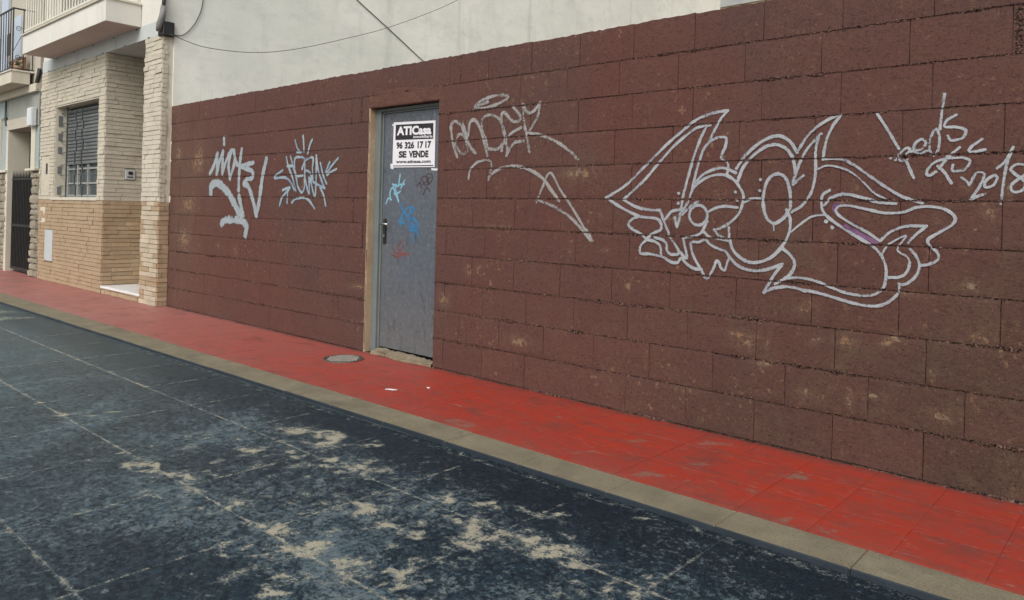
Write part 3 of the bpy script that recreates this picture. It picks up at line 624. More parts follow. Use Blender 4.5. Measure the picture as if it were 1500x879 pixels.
def slab(name, x0, x1, yf0, yf1, z0, z1, mat, parent, step_, attrs, tilt=0.0, gap=.004):
    """a slab with a gridded top carrying wear attributes; sides go down to z0"""
    nx = max(1, int(round((x1 - x0) / step_))); ym = yf1(x0) - yf0(x0); ny = max(1, int(round(ym / step_)))
    xs = np.linspace(x0 + gap, x1 - gap, nx + 1)
    vs = []; tz = random.uniform(-tilt, tilt); tx = random.uniform(-tilt, tilt); ty = random.uniform(-tilt, tilt)
    for j in range(ny + 1):
        for i, x in enumerate(xs):
            a, b = yf0(x) + gap, yf1(x) - gap; y = a + (b - a) * j / ny
            e = min(x - xs[0], xs[-1] - x, y - a, b - y)
            vs.append((x, y, z1 + tz + tx * (x - x0) + ty * (j / ny) - (.0012 if e < 1e-6 else 0)))
    W = nx + 1
    fs = [(j * W + i, j * W + i + 1, (j + 1) * W + i + 1, (j + 1) * W + i) for j in range(ny) for i in range(nx)]
    ring = [i for i in range(W)] + [j * W + nx for j in range(1, ny + 1)] + [ny * W + i for i in range(nx - 1, -1, -1)] + [j * W for j in range(ny - 1, 0, -1)]
    b = len(vs)
    for k in ring: vs.append((vs[k][0], vs[k][1], z0))
    m = len(ring)
    for k in range(m): fs.append((ring[k], b + k, b + (k + 1) % m, ring[(k + 1) % m]))
    me = bpy.data.meshes.new(name); me.from_pydata(vs, [], fs); me.update()
    P = np.array(vs)
    for an, fn in attrs.items():
        at = me.attributes.new(an, 'FLOAT', 'POINT'); at.data.foreach_set('value', fn(P).astype(np.float32))
    me.materials.append(mat)
    o = bpy.data.objects.new(name, me); COL.objects.link(o); o.parent = parent
    return o

ROAD_J = [0, 0, 0]
def vnoise(P, sc_, seed):
    r_ = np.random.default_rng(seed).uniform(-1, 1, (256, 256)); q = P[:, :2] * sc_ + 60; i = np.floor(q).astype(int); f = q - i; f = f * f * (3 - 2 * f)
    a = r_[i[:, 0] % 256, i[:, 1] % 256]; b = r_[(i[:, 0] + 1) % 256, i[:, 1] % 256]; c = r_[i[:, 0] % 256, (i[:, 1] + 1) % 256]; d = r_[(i[:, 0] + 1) % 256, (i[:, 1] + 1) % 256]
    return (a * (1 - f[:, 0]) + b * f[:, 0]) * (1 - f[:, 1]) + (c * (1 - f[:, 0]) + d * f[:, 0]) * f[:, 1]
def warp(P, amp):
    Q = P.copy()
    for k in (0, 1):
        Q[:, k] += amp * (vnoise(P, 9, 10 + k) + .55 * vnoise(P, 21, 20 + k) + .35 * vnoise(P, 45, 30 + k))
    return Q
def f_wear(P):
    v = wear_at(warp(P, .060), ROAD_WEAR) * .86
    # scattered flakes in the most walked part of the street
    den = np.clip(1.15 - np.sqrt(((P[:, 0] + 2.5) / 1.9) ** 2 + ((P[:, 1] - 1.75) / .75) ** 2), 0, 1)
    v = np.maximum(v, np.clip(.22 + .22 * vnoise(P, 9, 3) + .42 * vnoise(P, 24, 4), 0, .7) * np.clip(den * 1.6, 0, 1))
    # paint is rubbed off along the joints nearest the middle of the street
    for y0, amp in ((2.056, .70), (1.45, .72), (.82, .60)):
        d = np.abs(P[:, 1] - (y0 + .008 * (np.clip(P[:, 0], -12, 0) + 2)))
        v = np.maximum(v, amp * np.clip(1.15 - d / .013, 0, 1))
    xm = (P[:, 0] + .60) / .6235
    d = np.abs(xm - np.round(xm)) * .6235
    v = np.maximum(v, .62 * np.clip(1.15 - d / .012, 0, 1) * (P[:, 1] < 2.45))
    return v
def f_scuff(P):
    y = P[:, 1] - .012 * (np.clip(P[:, 0], -12, 0) + 2)
    s = np.clip((2.50 - y) / .40, 0, 1) * .95
    s *= np.where(P[:, 0] < -3.2, np.clip(1 - (-3.2 - P[:, 0]) * .07, .75, 1), 1)
    return np.maximum(s, .30)
ylines = [-1.70, -1.07, -.44, .19, .82, 1.45, 2.056, 2.585]
xr = [-.60 + .6235 * k for k in range(-26, 8)]
for a, b in zip(ylines[:-1], ylines[1:]):
    for x0, x1 in zip(xr[:-1], xr[1:]):
        near = -9 < x0 < .4 and b > .5
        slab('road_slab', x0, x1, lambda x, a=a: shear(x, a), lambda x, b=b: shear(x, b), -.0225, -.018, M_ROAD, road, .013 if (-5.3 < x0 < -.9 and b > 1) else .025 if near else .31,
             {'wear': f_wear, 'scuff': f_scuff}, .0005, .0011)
# narrow gutter strip of clean dark paint at the kerb foot
for x0, x1 in zip(xr[:-1], xr[1:]):
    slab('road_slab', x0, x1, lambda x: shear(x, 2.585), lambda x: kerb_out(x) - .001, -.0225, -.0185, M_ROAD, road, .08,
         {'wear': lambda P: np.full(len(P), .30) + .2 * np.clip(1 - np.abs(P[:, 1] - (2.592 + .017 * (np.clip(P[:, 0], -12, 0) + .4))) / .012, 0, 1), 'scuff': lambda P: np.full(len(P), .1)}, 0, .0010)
# street beyond the last slabs
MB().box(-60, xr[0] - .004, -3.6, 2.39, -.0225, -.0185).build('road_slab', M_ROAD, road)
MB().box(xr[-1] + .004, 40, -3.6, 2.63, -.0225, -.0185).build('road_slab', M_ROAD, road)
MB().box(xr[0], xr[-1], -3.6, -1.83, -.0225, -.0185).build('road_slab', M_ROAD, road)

# kerb stones, 0.49 m each
kx = [-.79 + .49 * k for k in range(-30, 10)]
for x0, x1 in zip(kx[:-1], kx[1:]):
    a, b = x0 + .0014, x1 - .0014; dz = random.uniform(-.0015, .0015)
    m = MB().add([(a, kerb_out(a), -.04), (b, kerb_out(b), -.04), (b, kerb_in(b) - .002, -.04), (a, kerb_in(a) - .002, -.04),
                  (a, kerb_out(a) + .006, .001 + dz), (b, kerb_out(b) + .006, .001 + dz), (b, kerb_in(b) - .002, .001 + dz), (a, kerb_in(a) - .002, .001 + dz)],
                 [(0, 1, 2, 3), (4, 5, 6, 7), (0, 1, 5, 4), (1, 2, 6, 5), (2, 3, 7, 6), (3, 0, 4, 7)])
    o = m.build('kerb_stone', M_KERB, kerb, bevel=.004)
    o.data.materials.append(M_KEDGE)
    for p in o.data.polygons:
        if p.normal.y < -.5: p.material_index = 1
for xa, xb in ((-60, kx[0] - .003), (kx[-1] + .003, 40)):
    MB().box(xa, xb, kerb_out(xa) if xa < -10 else 2.65, kerb_in(xa) - .002, -.04, 0).build('kerb_stone', M_KERB, kerb)

# red pavement tiles
def f_pwear(P):
    v = wear_at(warp(P, .035), PAVE_WEAR) * .72
    v = np.maximum(v, .62 * np.clip(1.1 - np.abs(P[:, 1] - 3.776) / .03, 0, 1))
    for y0 in (3.147, 3.487): v = np.maximum(v, .60 * np.clip(1.2 - np.abs(P[:, 1] - y0) / .012, 0, 1))
    v = np.maximum(v, .46 * np.clip(1.1 - np.abs(P[:, 1] - (2.852 + .01 * P[:, 0])) / .04, 0, 1))
    return v
pl = [lambda x: kerb_in(x), lambda x: 3.147, lambda x: 3.487, lambda x: 3.80]
px_ = [-.433 + .2875 * k for k in range(-56, 9)]
for r in range(3):
    for x0, x1 in zip(px_[:-1], px_[1:]):
        far = x0 < -9.5 or x0 > 0
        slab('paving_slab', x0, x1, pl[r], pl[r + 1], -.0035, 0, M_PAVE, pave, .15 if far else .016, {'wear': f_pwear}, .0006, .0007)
MB().box(-60, px_[0] - .002, 2.76, 3.80, -.0035, 0).build('paving_slab', M_PAVE, pave)
MB().box(px_[-1] + .002, 40, 2.87, 3.80, -.0035, 0).build('paving_slab', M_PAVE, pave)

# ------------------------------------------------------------------ block wall
wall = tag(empty('block_wall', (-3.5, WY, 0)), 'long maroon painted concrete block wall covered in graffiti beside the red pavement', 'wall')
H0, HC = 2.3288, .21037
bed = [H0 - HC * r for r in range(12)]
WX0, WX1 = -8.72, 1.96
DX0, DX1, DZ = -4.972, -4.132, 2.016
ph_r = {1: 0, 2: -.245, 3: .0, 4: -.30, 5: .02, 6: -.30, 7: .01, 8: -.29, 9: .005, 10: .40, 11: .0}
ph_l = {1: 0, 2: -.5, 3: -.04, 4: -.52, 5: -.05, 6: -.52, 7: -.07, 8: -.54, 9: -.09, 10: -.51, 11: -.08}
def spans(row):
    X0 = -3.625
    def cuts(a, b, ph):
        k0 = math.floor((a - X0) / .4) - 1
        xs = [X0 + (ph + k) * .4 for k in range(k0, k0 + 45)]
        xs = [x for x in xs if a + .05 < x < b - .05]
        xs = [a] + xs + [b]; return list(zip(xs[:-1], xs[1:]))
    if row == 1: return cuts(WX0, WX1, 0)
    return cuts(WX0, DX0, ph_l[row]) + cuts(DX1, WX1, ph_r[row])
def wwear(P):
    out = np.zeros(len(P))
    for cx, cz, rx, rz in WALL_WEAR:
        d = np.sqrt(((P[:, 0] - cx) / max(rx, .01)) ** 2 + ((P[:, 2] - cz) / max(rz, .01)) ** 2)
        out = np.maximum(out, np.clip(1.25 - .6 * d, 0, 1.05))
    return out
for row in range(1, 12):
    zt = bed[row - 1] - (.0 if row == 1 else .0035); zb = bed[row] + .0035 if row < 11 else .009
    for a, b in spans(row):
        gk = random.random() * (.0026 if a > -5 else .0010); ga = .0006 + gk * .5; gb = (.0012 if a > -5 else .0005) + random.random() * (.0016 if a > -5 else .0006)
        x0, x1 = a + ga, b - gb
        if row == 2 and abs(b - DX0) < .01: x1 = b - .012
        z1, z0 = zt + (random.uniform(-.004, .003) if row == 1 else 0), zb
        c = np.array([((x0 + x1) / 2, WY, (z0 + z1) / 2)])
        gx = np.linspace(x0, x1, 10); gz = np.linspace(z0, z1, 6)
        corner = np.array([(x, WY, z) for x in gx for z in gz])
        wr = wwear(corner)
        nx, nz = (int((x1 - x0) / .018), int((z1 - z0) / .018)) if wr.max() > .05 else ((14, 3) if row == 1 else (4, 2))
        cx_, cz_ = (x0 + x1) / 2, (z0 + z1) / 2
        dy = random.uniform(-.0006, .0006); ty = random.uniform(-.0015, .0015)
        vs = []
        nx = max(nx, 2); nz = max(nz, 2)
        for j in range(nz + 1):
            for i in range(nx + 1):
                x = x0 + (x1 - x0) * i / nx; z = z0 + (z1 - z0) * j / nz
                e = (i in (0, nx)) or (j in (0, nz))
                jx = random.uniform(-.0012, .0012) if i in (0, nx) else 0
                jz = (random.uniform(-.0045, .0035) if row == 1 and j == nz else random.uniform(-.0014, .0014)) if j in (0, nz) else 0
                vs.append((x + jx, WY + dy + ty * (x - cx_) + (.0022 if e else 0), z + jz))
        W = nx + 1
        fs = [(j * W + i, j * W + i + 1, (j + 1) * W + i + 1, (j + 1) * W + i) for j in range(nz) for i in range(nx)]
        ring = [i for i in range(W)] + [j * W + nx for j in range(1, nz + 1)] + [nz * W + i for i in range(nx - 1, -1, -1)] + [j * W for j in range(nz - 1, 0, -1)]
        q = len(vs)
        for k in ring: vs.append((vs[k][0], WY + (.19 if row == 1 else .02), vs[k][2]))
        m = len(ring)
        for k in range(m): fs.append((ring[k], q + k, q + (k + 1) % m, ring[(k + 1) % m]))
        me = bpy.data.meshes.new('concrete_block')
        me.from_pydata([(v[0] - cx_, v[1] - WY, v[2] - cz_) for v in vs], [], fs); me.update()
        at = me.attributes.new('bare', 'FLOAT', 'POINT'); at.data.foreach_set('value', wwear(np.array(vs)).astype(np.float32))
        me.materials.append(M_WALL)
        o = bpy.data.objects.new('concrete_block', me); COL.objects.link(o); o.location = (cx_, WY, cz_); setp(o, wall)
# solid core behind the block faces, split round the doorway
core = MB()
core.box(WX0, DX0, WY + .013, WY + .19, -.05, H0 - .012); core.box(DX1, WX1, WY + .013, WY + .19, -.05, H0 - .012)
core.box(DX0 + .0005, DX1 - .0005, WY + .009, WY + .189, 2.06, H0 - .0125)
core.build('wall_core', M_MORT, wall)
# crumbly bed joints squeezed out between the courses
vs = []; fs = []
for r in range(1, 11):
    segs = [(WX0, DX0 - .002), (DX1 + .002, WX1)] if r > 1 else [(WX0, WX1)]
    for a, b in segs:
        n = int((b - a) / .0065); off = len(vs); xs = np.linspace(a, b, n + 1)
        w1 = np.interp(xs, np.arange(a, b + .3, .05), rng.uniform(0, 1, len(np.arange(a, b + .3, .05))))
        slow = np.interp(xs, np.arange(a, b + .8, .35), rng.uniform(0, 1, len(np.arange(a, b + .8, .35))))
        wob = np.interp(xs, np.arange(a, b + .3, .11), rng.uniform(-.0018, .0018, len(np.arange(a, b + .3, .11))))
        for k, tt in enumerate((-1, -.55, 0, .55, 1)):
            hw = .0055 + (.013 if r > 5 else .009) * slow * w1
            zz = bed[r] + wob + tt * hw * (1 + rng.uniform(-.3, .3, n + 1))
            base = {0: .0045, 4: .0045}.get(k, 0)
            yy = WY + .0052 - (.0095 * slow * w1) + rng.uniform(-.0050, .0045, n + 1) + base
            if k in (0, 4): yy = np.maximum(yy, WY + .0008)
            vs += list(zip(xs, yy, zz))
        W = n + 1
        for k in range(4):
            for i in range(n): fs.append((off + k * W + i, off + k * W + i + 1, off + (k + 1) * W + i + 1, off + (k + 1) * W + i))
MB().add(vs, fs).build('mortar_joint', M_MORT, wall)
# rough ends where blocks were cut beside the door, and two filled upright joints
vs = []; fs = []
for x_, za, zb_, wd in ((DX0 - .115, bed[2], bed[1], .016), (-3.905, bed[1] + .004, H0 - .01, .008), (-5.17, bed[6], bed[5], .014), (-5.03, bed[7], bed[6], .012), (-5.35, bed[10], bed[9], .010), (-.50, bed[2], bed[1], .02), (-5.22, bed[2], bed[1], .010), (-5.1, bed[11] + .02, bed[10], .006)):
    n = int((zb_ - za) / .006); off = len(vs)
    for k, tt in enumerate((-1, -.4, .4, 1)):
        for i in range(n + 1):
            vs.append((x_ + tt * wd * random.uniform(.6, 1.2), WY + random.uniform(-.0035, .0025) + (.003 if k in (0, 3) else 0), za + (zb_ - za) * i / n))
    W = n + 1
    for k in range(3):
        for i in range(n): fs.append((off + k * W + i, off + k * W + i + 1, off + (k + 1) * W + i + 1, off + (k + 1) * W + i))
MB().add(vs, fs).build('rough_mortar_fill', M_MORT, wall)
# render patch over the lintel
vs = []; fs = []; nx, nz = 70, 12
for j in range(nz + 1):
    for i in range(nx + 1):
        x = DX0 - .012 + (DX1 - DX0 + .035) * i / nx; e = i in (0, nx) or j in (0, nz)
        top = bed[1] + .006 + .030 * math.sin(math.pi * min(max((i - 4) / 46, 0), 1)) ** .6
        z = DZ + (top - DZ) * j / nz + (random.uniform(-.004, .004) if j == nz else 0)
        if j == 0: z = DZ + random.uniform(-.003, .002)
        vs.append((x, WY - .0012 + random.uniform(-.0015, .0015) + (.004 if e else 0), z))
W = nx + 1
fs = [(j * W + i, j * W + i + 1, (j + 1) * W + i + 1, (j + 1) * W + i) for j in range(nz) for i in range(nx)]
lt = MB().add(vs, fs); lt.box(DX0 - .01, DX1 + .02, WY + .004, WY + .188, DZ + .001, 2.0595)
lt.build('lintel', M_LINT, wall, label='rough orange brown render patch over the doorway')
# doorway reveals
rv = MB()
n = 60; vs = []; fs = []
for i in range(n + 1):
    z = DZ * i / n
    vs += [(DX0 - .005 + random.uniform(-.004, .002), WY - .0015, z), (DX0 + .002 + random.uniform(-.001, .001), WY + .008, z), (DX0 + .002, WY + .07, z)]
fs = [(3 * i + k, 3 * i + k + 1, 3 * i + 4 + k, 3 * i + 3 + k) for i in range(n) for k in range(2)]
rv.add(vs, fs)
rv.build('door_reveal', M_TAN, wall, label='sandy plaster edge on the left side of the doorway')
MB().box(DX1 + .001, DX1 + .02, WY + .004, WY + .188, 0, DZ).build('door_reveal', M_WALL, wall)

# crumbs and gap along the foot of the wall
cr = MB()
for k in range(1100):
    x = random.uniform(WX0, WX1)
    if DX0 < x < DX1: continue
    s = random.uniform(.0012, .004) * (1.5 if random.random() < .1 else 1)
    y = WY + .012 - abs(random.gauss(0, .012)); dens = .5 + .5 * math.sin(x * 3.1 + 1) * math.sin(x * 1.3)
    if random.random() > .25 + .75 * dens: continue
    cr.box(x - s, x + s * random.uniform(.6, 1.5), y - s, y + s, 0, s * random.uniform(.6, 1.3), s * .35)
cr.build('mortar_crumbs', M_CRUMB, wall, kind='stuff')
sk = MB(); n = 900; vs = []; fs = []
for i in range(n + 1):
    x = WX0 + (WX1 - WX0) * i / n; h = .0018 + .010 * max(0, math.sin(x * 2.3) * math.sin(x * 5.1 + 1)) + random.uniform(0, .0015)
    inside = DX0 < x < DX1
    h = 0.0005 if inside else h; y0 = .0005 if inside else .002 + random.uniform(0, .005)
    vs += [(x, WY - y0 if not inside else WY + .009, .0015), (x, WY - y0 * .3 if not inside else WY + .0095, h), (x, WY + .0128, h + .001)]
fs = [(3 * i + k, 3 * i + 3 + k, 3 * i + 4 + k, 3 * i + 1 + k) for i in range(n) for k in range(2)]
sk.add(vs, fs).build('base_mortar', M_MORT, wall)

# ------------------------------------------------------------------ graffiti ribbons
def catmull(P, step_=.008):
    P = [np.array(p, float) for p in P]
    if len(P) == 2:
        n = max(2, int(np.linalg.norm(P[1] - P[0]) / step_)); return [P[0] + (P[1] - P[0]) * i / n for i in range(n + 1)]
    out = []; Q = [2 * P[0] - P[1]] + P + [2 * P[-1] - P[-2]]
    if np.linalg.norm(P[0] - P[-1]) < .012: Q[0] = P[-2]; Q[-1] = P[1]
    for i in range(1, len(Q) - 2):
        n = max(1, int(np.linalg.norm(Q[i + 1] - Q[i]) / step_))
        for k in range(n):
            t = k / n
            out.append(.5 * ((2 * Q[i]) + (-Q[i - 1] + Q[i + 1]) * t + (2 * Q[i - 1] - 5 * Q[i] + 4 * Q[i + 1] - Q[i + 2]) * t * t + (-Q[i - 1] + 3 * Q[i] - 3 * Q[i + 1] + Q[i + 2]) * t ** 3))
    out.append(P[-1]); return out
def graffiti(key, mat, parent, label, y=None, on_wall=True, name='graffiti', base=.0030, fade=.10):
    vs = []; fs = []; ed = []; jt = []
    for si, (wd, P) in enumerate(GRAFFITI[key]):
        C = catmull(P); hw = wd * .56; n = len(C); yy = (WY if y is None else y) - base - (.00006 if on_wall else .00004) * si
        ph = random.uniform(0, 9); fd = fade * random.uniform(.1, .9)
        tang = []
        for i in range(n):
            d = C[min(i + 1, n - 1)] - C[max(i - 1, 0)]; L_ = np.linalg.norm(d); tang.append(d / L_ if L_ > 1e-9 else np.array([1., 0]))
        # round caps: extra rows beyond the ends
        rows = [(C[0] - tang[0] * hw * c, tang[0], s_, e_) for c, s_, e_ in ((1.0, .05, .97), (.85, .55, .85), (.5, .88, .5))]
        rows += [(C[i], tang[i], 1, 0) for i in range(n)]
        rows += [(C[-1] + tang[-1] * hw * c, tang[-1], s_, e_) for c, s_, e_ in ((.5, .88, .5), (.85, .55, .85), (1.0, .05, .97))]
        off = len(vs)
        for k, (c, t, s_, e_) in enumerate(rows):
            yy -= .0000035
            nrm = np.array([-t[1], t[0]]); wv = hw * s_ * (1 + .10 * math.sin(k * .31 + ph) + .06 * math.sin(k * .83 + ph * 2))
            for q in (-1, -.6, 0, .6, 1):
                p = c + nrm * wv * q; vs.append((p[0], yy, p[1])); ed.append(max(abs(q), e_))
                j = 0
                if on_wall:
                    rr = round((H0 - p[1]) / HC); dj = abs(p[1] - (H0 - HC * rr))
                    j = max(0., 1 - dj / .008)
                jt.append(max(j, min(1, max(0, fd + .5 * fade * (math.sin(k * .047 + ph * 3) + math.sin(k * .019 + ph))))))
        for k in range(len(rows) - 1):
            for q in range(4): fs.append((off + k * 5 + q, off + k * 5 + q + 1, off + k * 5 + q + 6, off + k * 5 + q + 5))
    me = bpy.data.meshes.new(name); me.from_pydata(vs, [], fs); me.update()
    for an, val in (('edge', ed), ('joint', jt)):
        at = me.attributes.new(an, 'FLOAT', 'POINT'); at.data.foreach_set('value', np.array(val, np.float32))
    me.materials.append(mat)
    o = bpy.data.objects.new(name, me); COL.objects.link(o); o['label'] = label; setp(o, parent); return o
graffiti('moke', M_PALE, wall, 'thick pale blue sprayed tag with a V and a long hooked tail, farthest left on the wall')
graffiti('crown', M_CROWN, wall, 'blue and white scribbled tag with three crown rays and arrows', fade=.16)
graffiti('andek', M_GREY, wall, 'worn grey tag with a halo and a long triangular tail right of the door', fade=.22)
graffiti('piece', M_SILV, wall, 'large silver outline piece with spiky wings and round shapes')
graffiti('purple', M_PURP, wall, 'purple spray fill inside the silver outline piece', base=.0026)
graffiti('led', M_SILV, wall, 'silver handwritten lines ending in 2018 at the right end of the wall')

# ------------------------------------------------------------------ door
door = MB().box(-4.886, DX1 + .03, 3.868, 3.905, .048, 1.972).build('door', M_DOOR, wall, bevel=.002)
door['label'] = 'scuffed grey metal door with small coloured tags'
fr = MB()
fr.box(DX0 + .0025, -4.903, 3.838, 3.93, 0, DZ - .003); fr.box(-4.903, -4.8885, 3.858, 3.93, .02, 1.985)
fr.box(-4.9025, DX1 + .0005, 3.8385, 3.93, 1.989, DZ - .0035); fr.box(-4.888, DX1 + .0005, 3.8585, 3.93, 1.9745, 1.9885)
fr.build('door_frame', M_FRAME, wall, bevel=.0015)
MB().box(DX0 - .01, DX1 + .03, 3.94, 3.96, -.03, DZ).build('door_backing', M_IRON, wall)
# handle with plate
hp = MB().box(-4.868, -4.828, 3.858, 3.8685, .90, 1.105).build('handle_plate', M_IRON, door, bevel=.004, seg=2)
h = MB(); h.bar((-4.848, 3.862, 1.062), (-4.848, 3.815, 1.062), .009); h.tube([(-4.852, 3.817, 1.062), (-4.80, 3.812, 1.065), (-4.755, 3.818, 1.06)], .0085)
h.build('handle', M_STEEL, door, smooth=True)
MB().bar((-4.848, 3.859, .965), (-4.848, 3.851, .965), .010, 12).build('keyhole', M_STEEL, door)
for k, m_, lab in (('door_cyan', M_CYAN, 'small light blue marker tag on the door'), ('door_black', M_DARK, 'small dark marker tag on the door below the sale sign'), ('door_blue', M_BLUE, 'blue marker tag on the door'), ('door_red', M_REDM, 'small dark red crown tag on the door'), ('door_scribble', M_SCR, 'thin black scribble above the sale sign')):
    graffiti(k, m_, door, lab, 3.868, False, base=.0006)
# broken sill
vs = []; nx = 40
sl = MB()
for (y0, y1, hz) in ((WY + .0, WY + .09, .045), (WY - .018, WY + .012, .03)):
    P_ = []
    for i in range(nx + 1):
        x = -4.86 + (DX1 - .012 + 4.86) * i / nx
        a = hz * (1 - .35 * i / nx) + random.uniform(-.006, .006)
        yy0 = y0 + random.uniform(-.006, .006) + (.018 * math.sin(i * .22) if y0 < WY else 0)
        P_ += [(x, yy0, .001), (x, yy0 + .004, a * .8), (x, (y0 + y1) / 2, a), (x, y1, a * random.uniform(.8, 1))]
    sl.add(P_, [(4 * i + k, 4 * i + 4 + k, 4 * i + 5 + k, 4 * i + 1 + k) for i in range(nx) for k in range(3)])
sl.build('door_sill', M_SILL, wall, label='broken crumbling sill under the metal door')

# ------------------------------------------------------------------ sale sign taped to the door
sg = tag(empty('sale_sign', (-4.515, 3.866, 1.71)), 'white SE VENDE estate agent sign with a black header taped on the grey door', 'sign')
c4 = [(-4.767, 1.896), (-4.263, 1.880), (-4.259, 1.519), (-4.772, 1.527)]
def quad_uv(u, v):
    (ax, az), (bx, bz), (cx, cz), (dx, dz) = c4
    tx = ax + (bx - ax) * u; tz_ = az + (bz - az) * u; lx = dx + (cx - dx) * u; lz = dz + (cz - dz) * u
    return tx + (lx - tx) * v, tz_ + (lz - tz_) * v
def sheet_y(u, v): return 3.8645 - .0010 * math.sin(u * 5 + 1) * math.sin(v * 4) - (.004 * max(0, v - .93) / .07 * (1 - u))
nx, ny = 24, 18; vs = []
for j in range(ny + 1):
    for i in range(nx + 1):
        x, z = quad_uv(i / nx, j / ny); vs.append((x, sheet_y(i / nx, j / ny), z))
W = nx + 1; fs = [(j * W + i, j * W + i + 1, (j + 1) * W + i + 1, (j + 1) * W + i) for j in range(ny) for i in range(nx)]
sh = MB().add(vs, fs).build('sheet', M_POST, sg)
def patch(u0, u1, v0, v1, lift, mat, name, n=8):
    vs = []
    for j in range(n + 1):
        for i in range(n + 1):
            u = u0 + (u1 - u0) * i / n; v = v0 + (v1 - v0) * j / n; x, z = quad_uv(u, v); vs.append((x, sheet_y(u, v) - lift, z))
    return MB().add(vs, [(j * (n + 1) + i, j * (n + 1) + i + 1, (j + 1) * (n + 1) + i + 1, (j + 1) * (n + 1) + i) for j in range(n) for i in range(n)]).build(name, mat, sg)
patch(.055, .955, .055, .395, .0006, M_INK, 'header_panel')
patch(.02, .97, .957, .978, .0006, M_INK, 'bottom_line', 6)
def lettering(txt, uc, vc, height, width, mat, bold=.0, parent=sg, name='lettering'):
    """real letters as mesh, warped on to the sheet: height and width in sheet fractions"""
    cu = bpy.data.curves.new('txt', 'FONT'); cu.body = txt; cu.align_x = 'CENTER'; cu.align_y = 'CENTER'; cu.offset = bold; cu.resolution_u = 3
    ob = bpy.data.objects.new('txt', cu); COL.objects.link(ob)
    dg = bpy.context.evaluated_depsgraph_get(); me = bpy.data.meshes.new_from_object(ob.evaluated_get(dg))
    bpy.data.objects.remove(ob); bpy.data.curves.remove(cu)
    co = np.array([v.co[:] for v in me.vertices]); mn = co.min(0); mx = co.max(0)
    for v, c in zip(me.vertices, co):
        u = uc + ((c[0] - mn[0]) / (mx[0] - mn[0]) - .5) * width; vv = vc - ((c[1] - mn[1]) / (mx[1] - mn[1]) - .5) * height
        x, z = quad_uv(u, vv); v.co = (x, sheet_y(u, vv) - .0012, z)
    me.materials.clear(); me.materials.append(mat); me.name = name
    o = bpy.data.objects.new(name, me); COL.objects.link(o); setp(o, parent); return o
lettering('ATICasa', .50, .195, .20, .82, M_POST, .045)
lettering('inmobiliaria', .715, .335, .06, .45, M_POST, .02)
for tx_, uc_, w_ in (('96', .165, .15), ('326', .405, .225), ('17', .665, .135), ('17', .845, .135)): lettering(tx_, uc_, .515, .155, w_, M_INK, .045)
lettering('SE', .245, .715, .15, .19, M_INK, .05); lettering('VENDE', .625, .715, .15, .46, M_INK, .05)
lettering('www.aticasa.com', .50, .875, .07, .82, M_INK, .035)
tp = []
for (x, z, w_, h_) in ((-4.80, 1.56, .05, .05), (-4.30, 1.512, .08, .022), (-4.79, 1.885, .03, .02)):
    MB().add([(x, 3.8655, z), (x + w_, 3.8635, z - .006), (x + w_ * .9, 3.8630, z - h_), (x + .004, 3.8655, z - h_ * .8)], [(0, 1, 2, 3)]).build('torn_tape', M_BOXW, sg)

# ------------------------------------------------------------------ small things on the pavement
mh = tag(empty('manhole_cover', (-4.83, 3.473, 0)), 'small round ribbed iron manhole cover in the red pavement near the door', 'manhole cover')
mh_m = MB()
def disc(mb, cx, cy, r, z0, z1, n=48):
    vs = [(cx + r * math.cos(2 * math.pi * i / n), cy + r * math.sin(2 * math.pi * i / n), z) for z in (z0, z1) for i in range(n)]
    mb.add(vs, [tuple(range(n)), tuple(range(2 * n - 1, n - 1, -1))] + [(i, (i + 1) % n, n + (i + 1) % n, n + i) for i in range(n)])
disc(mh_m, -4.83, 3.473, .140, 0, .0035); mh_m.build('lid', M_CAST, mh)
rm = MB(); n = 48; vs = []
for i in range(n):
    a = 2 * math.pi * i / n
    for r_, z_ in ((.158, .0), (.157, .006), (.145, .006), (.1435, .0)): vs.append((-4.83 + r_ * math.cos(a), 3.473 + r_ * math.sin(a), z_))
rm.add(vs, [(4 * i + k, 4 * ((i + 1) % n) + k, 4 * ((i + 1) % n) + k + 1, 4 * i + k + 1) for i in range(n) for k in range(3)]).build('rim', M_CAST, mh)
rb = MB()
for k in range(-6, 7):
    o_ = k * .021
    for q in range(-6, 7):
        p_ = q * .021; x, y = -4.83 + (o_ * .707 - p_ * .707), 3.473 + (o_ * .707 + p_ * .707)
        if math.hypot(x + 4.83, y - 3.473) > .124: continue
        a = math.pi / 4 if (k + q) % 2 else -math.pi / 4
        ca, sa = math.cos(a + .785), math.sin(a + .785); L_, w_ = .0098, .0050
        pts = [(x + u * ca - v * sa, y + u * sa + v * ca, .003) for u, v in ((-L_, -w_), (L_, -w_), (L_, w_), (-L_, w_))]
        rb.prism(pts, (0, 0, .0045))
rb.build('raised_studs', M_STUD, mh)
pp = MB().prism([(-3.825, 3.082, .001), (-3.768, 3.105, .001), (-3.755, 3.132, .001), (-3.812, 3.112, .001)], (0, 0, .003)).build('paper_scrap', M_PAPER, bevel=.0008)
tag(pp, 'small white paper scrap lying on the red pavement below the door', 'litter')
for (x, y, s) in ((-3.665, 3.318, .013),):
    q = MB().prism([(x - s, y, .001), (x, y - s * .6, .001), (x + s, y + s * .3, .001), (x, y + s * .7, .001)], (0, 0, .004)).build('paper_scrap', M_PAPER)
    tag(q, 'tiny torn paper crumb near the broken door sill', 'litter')
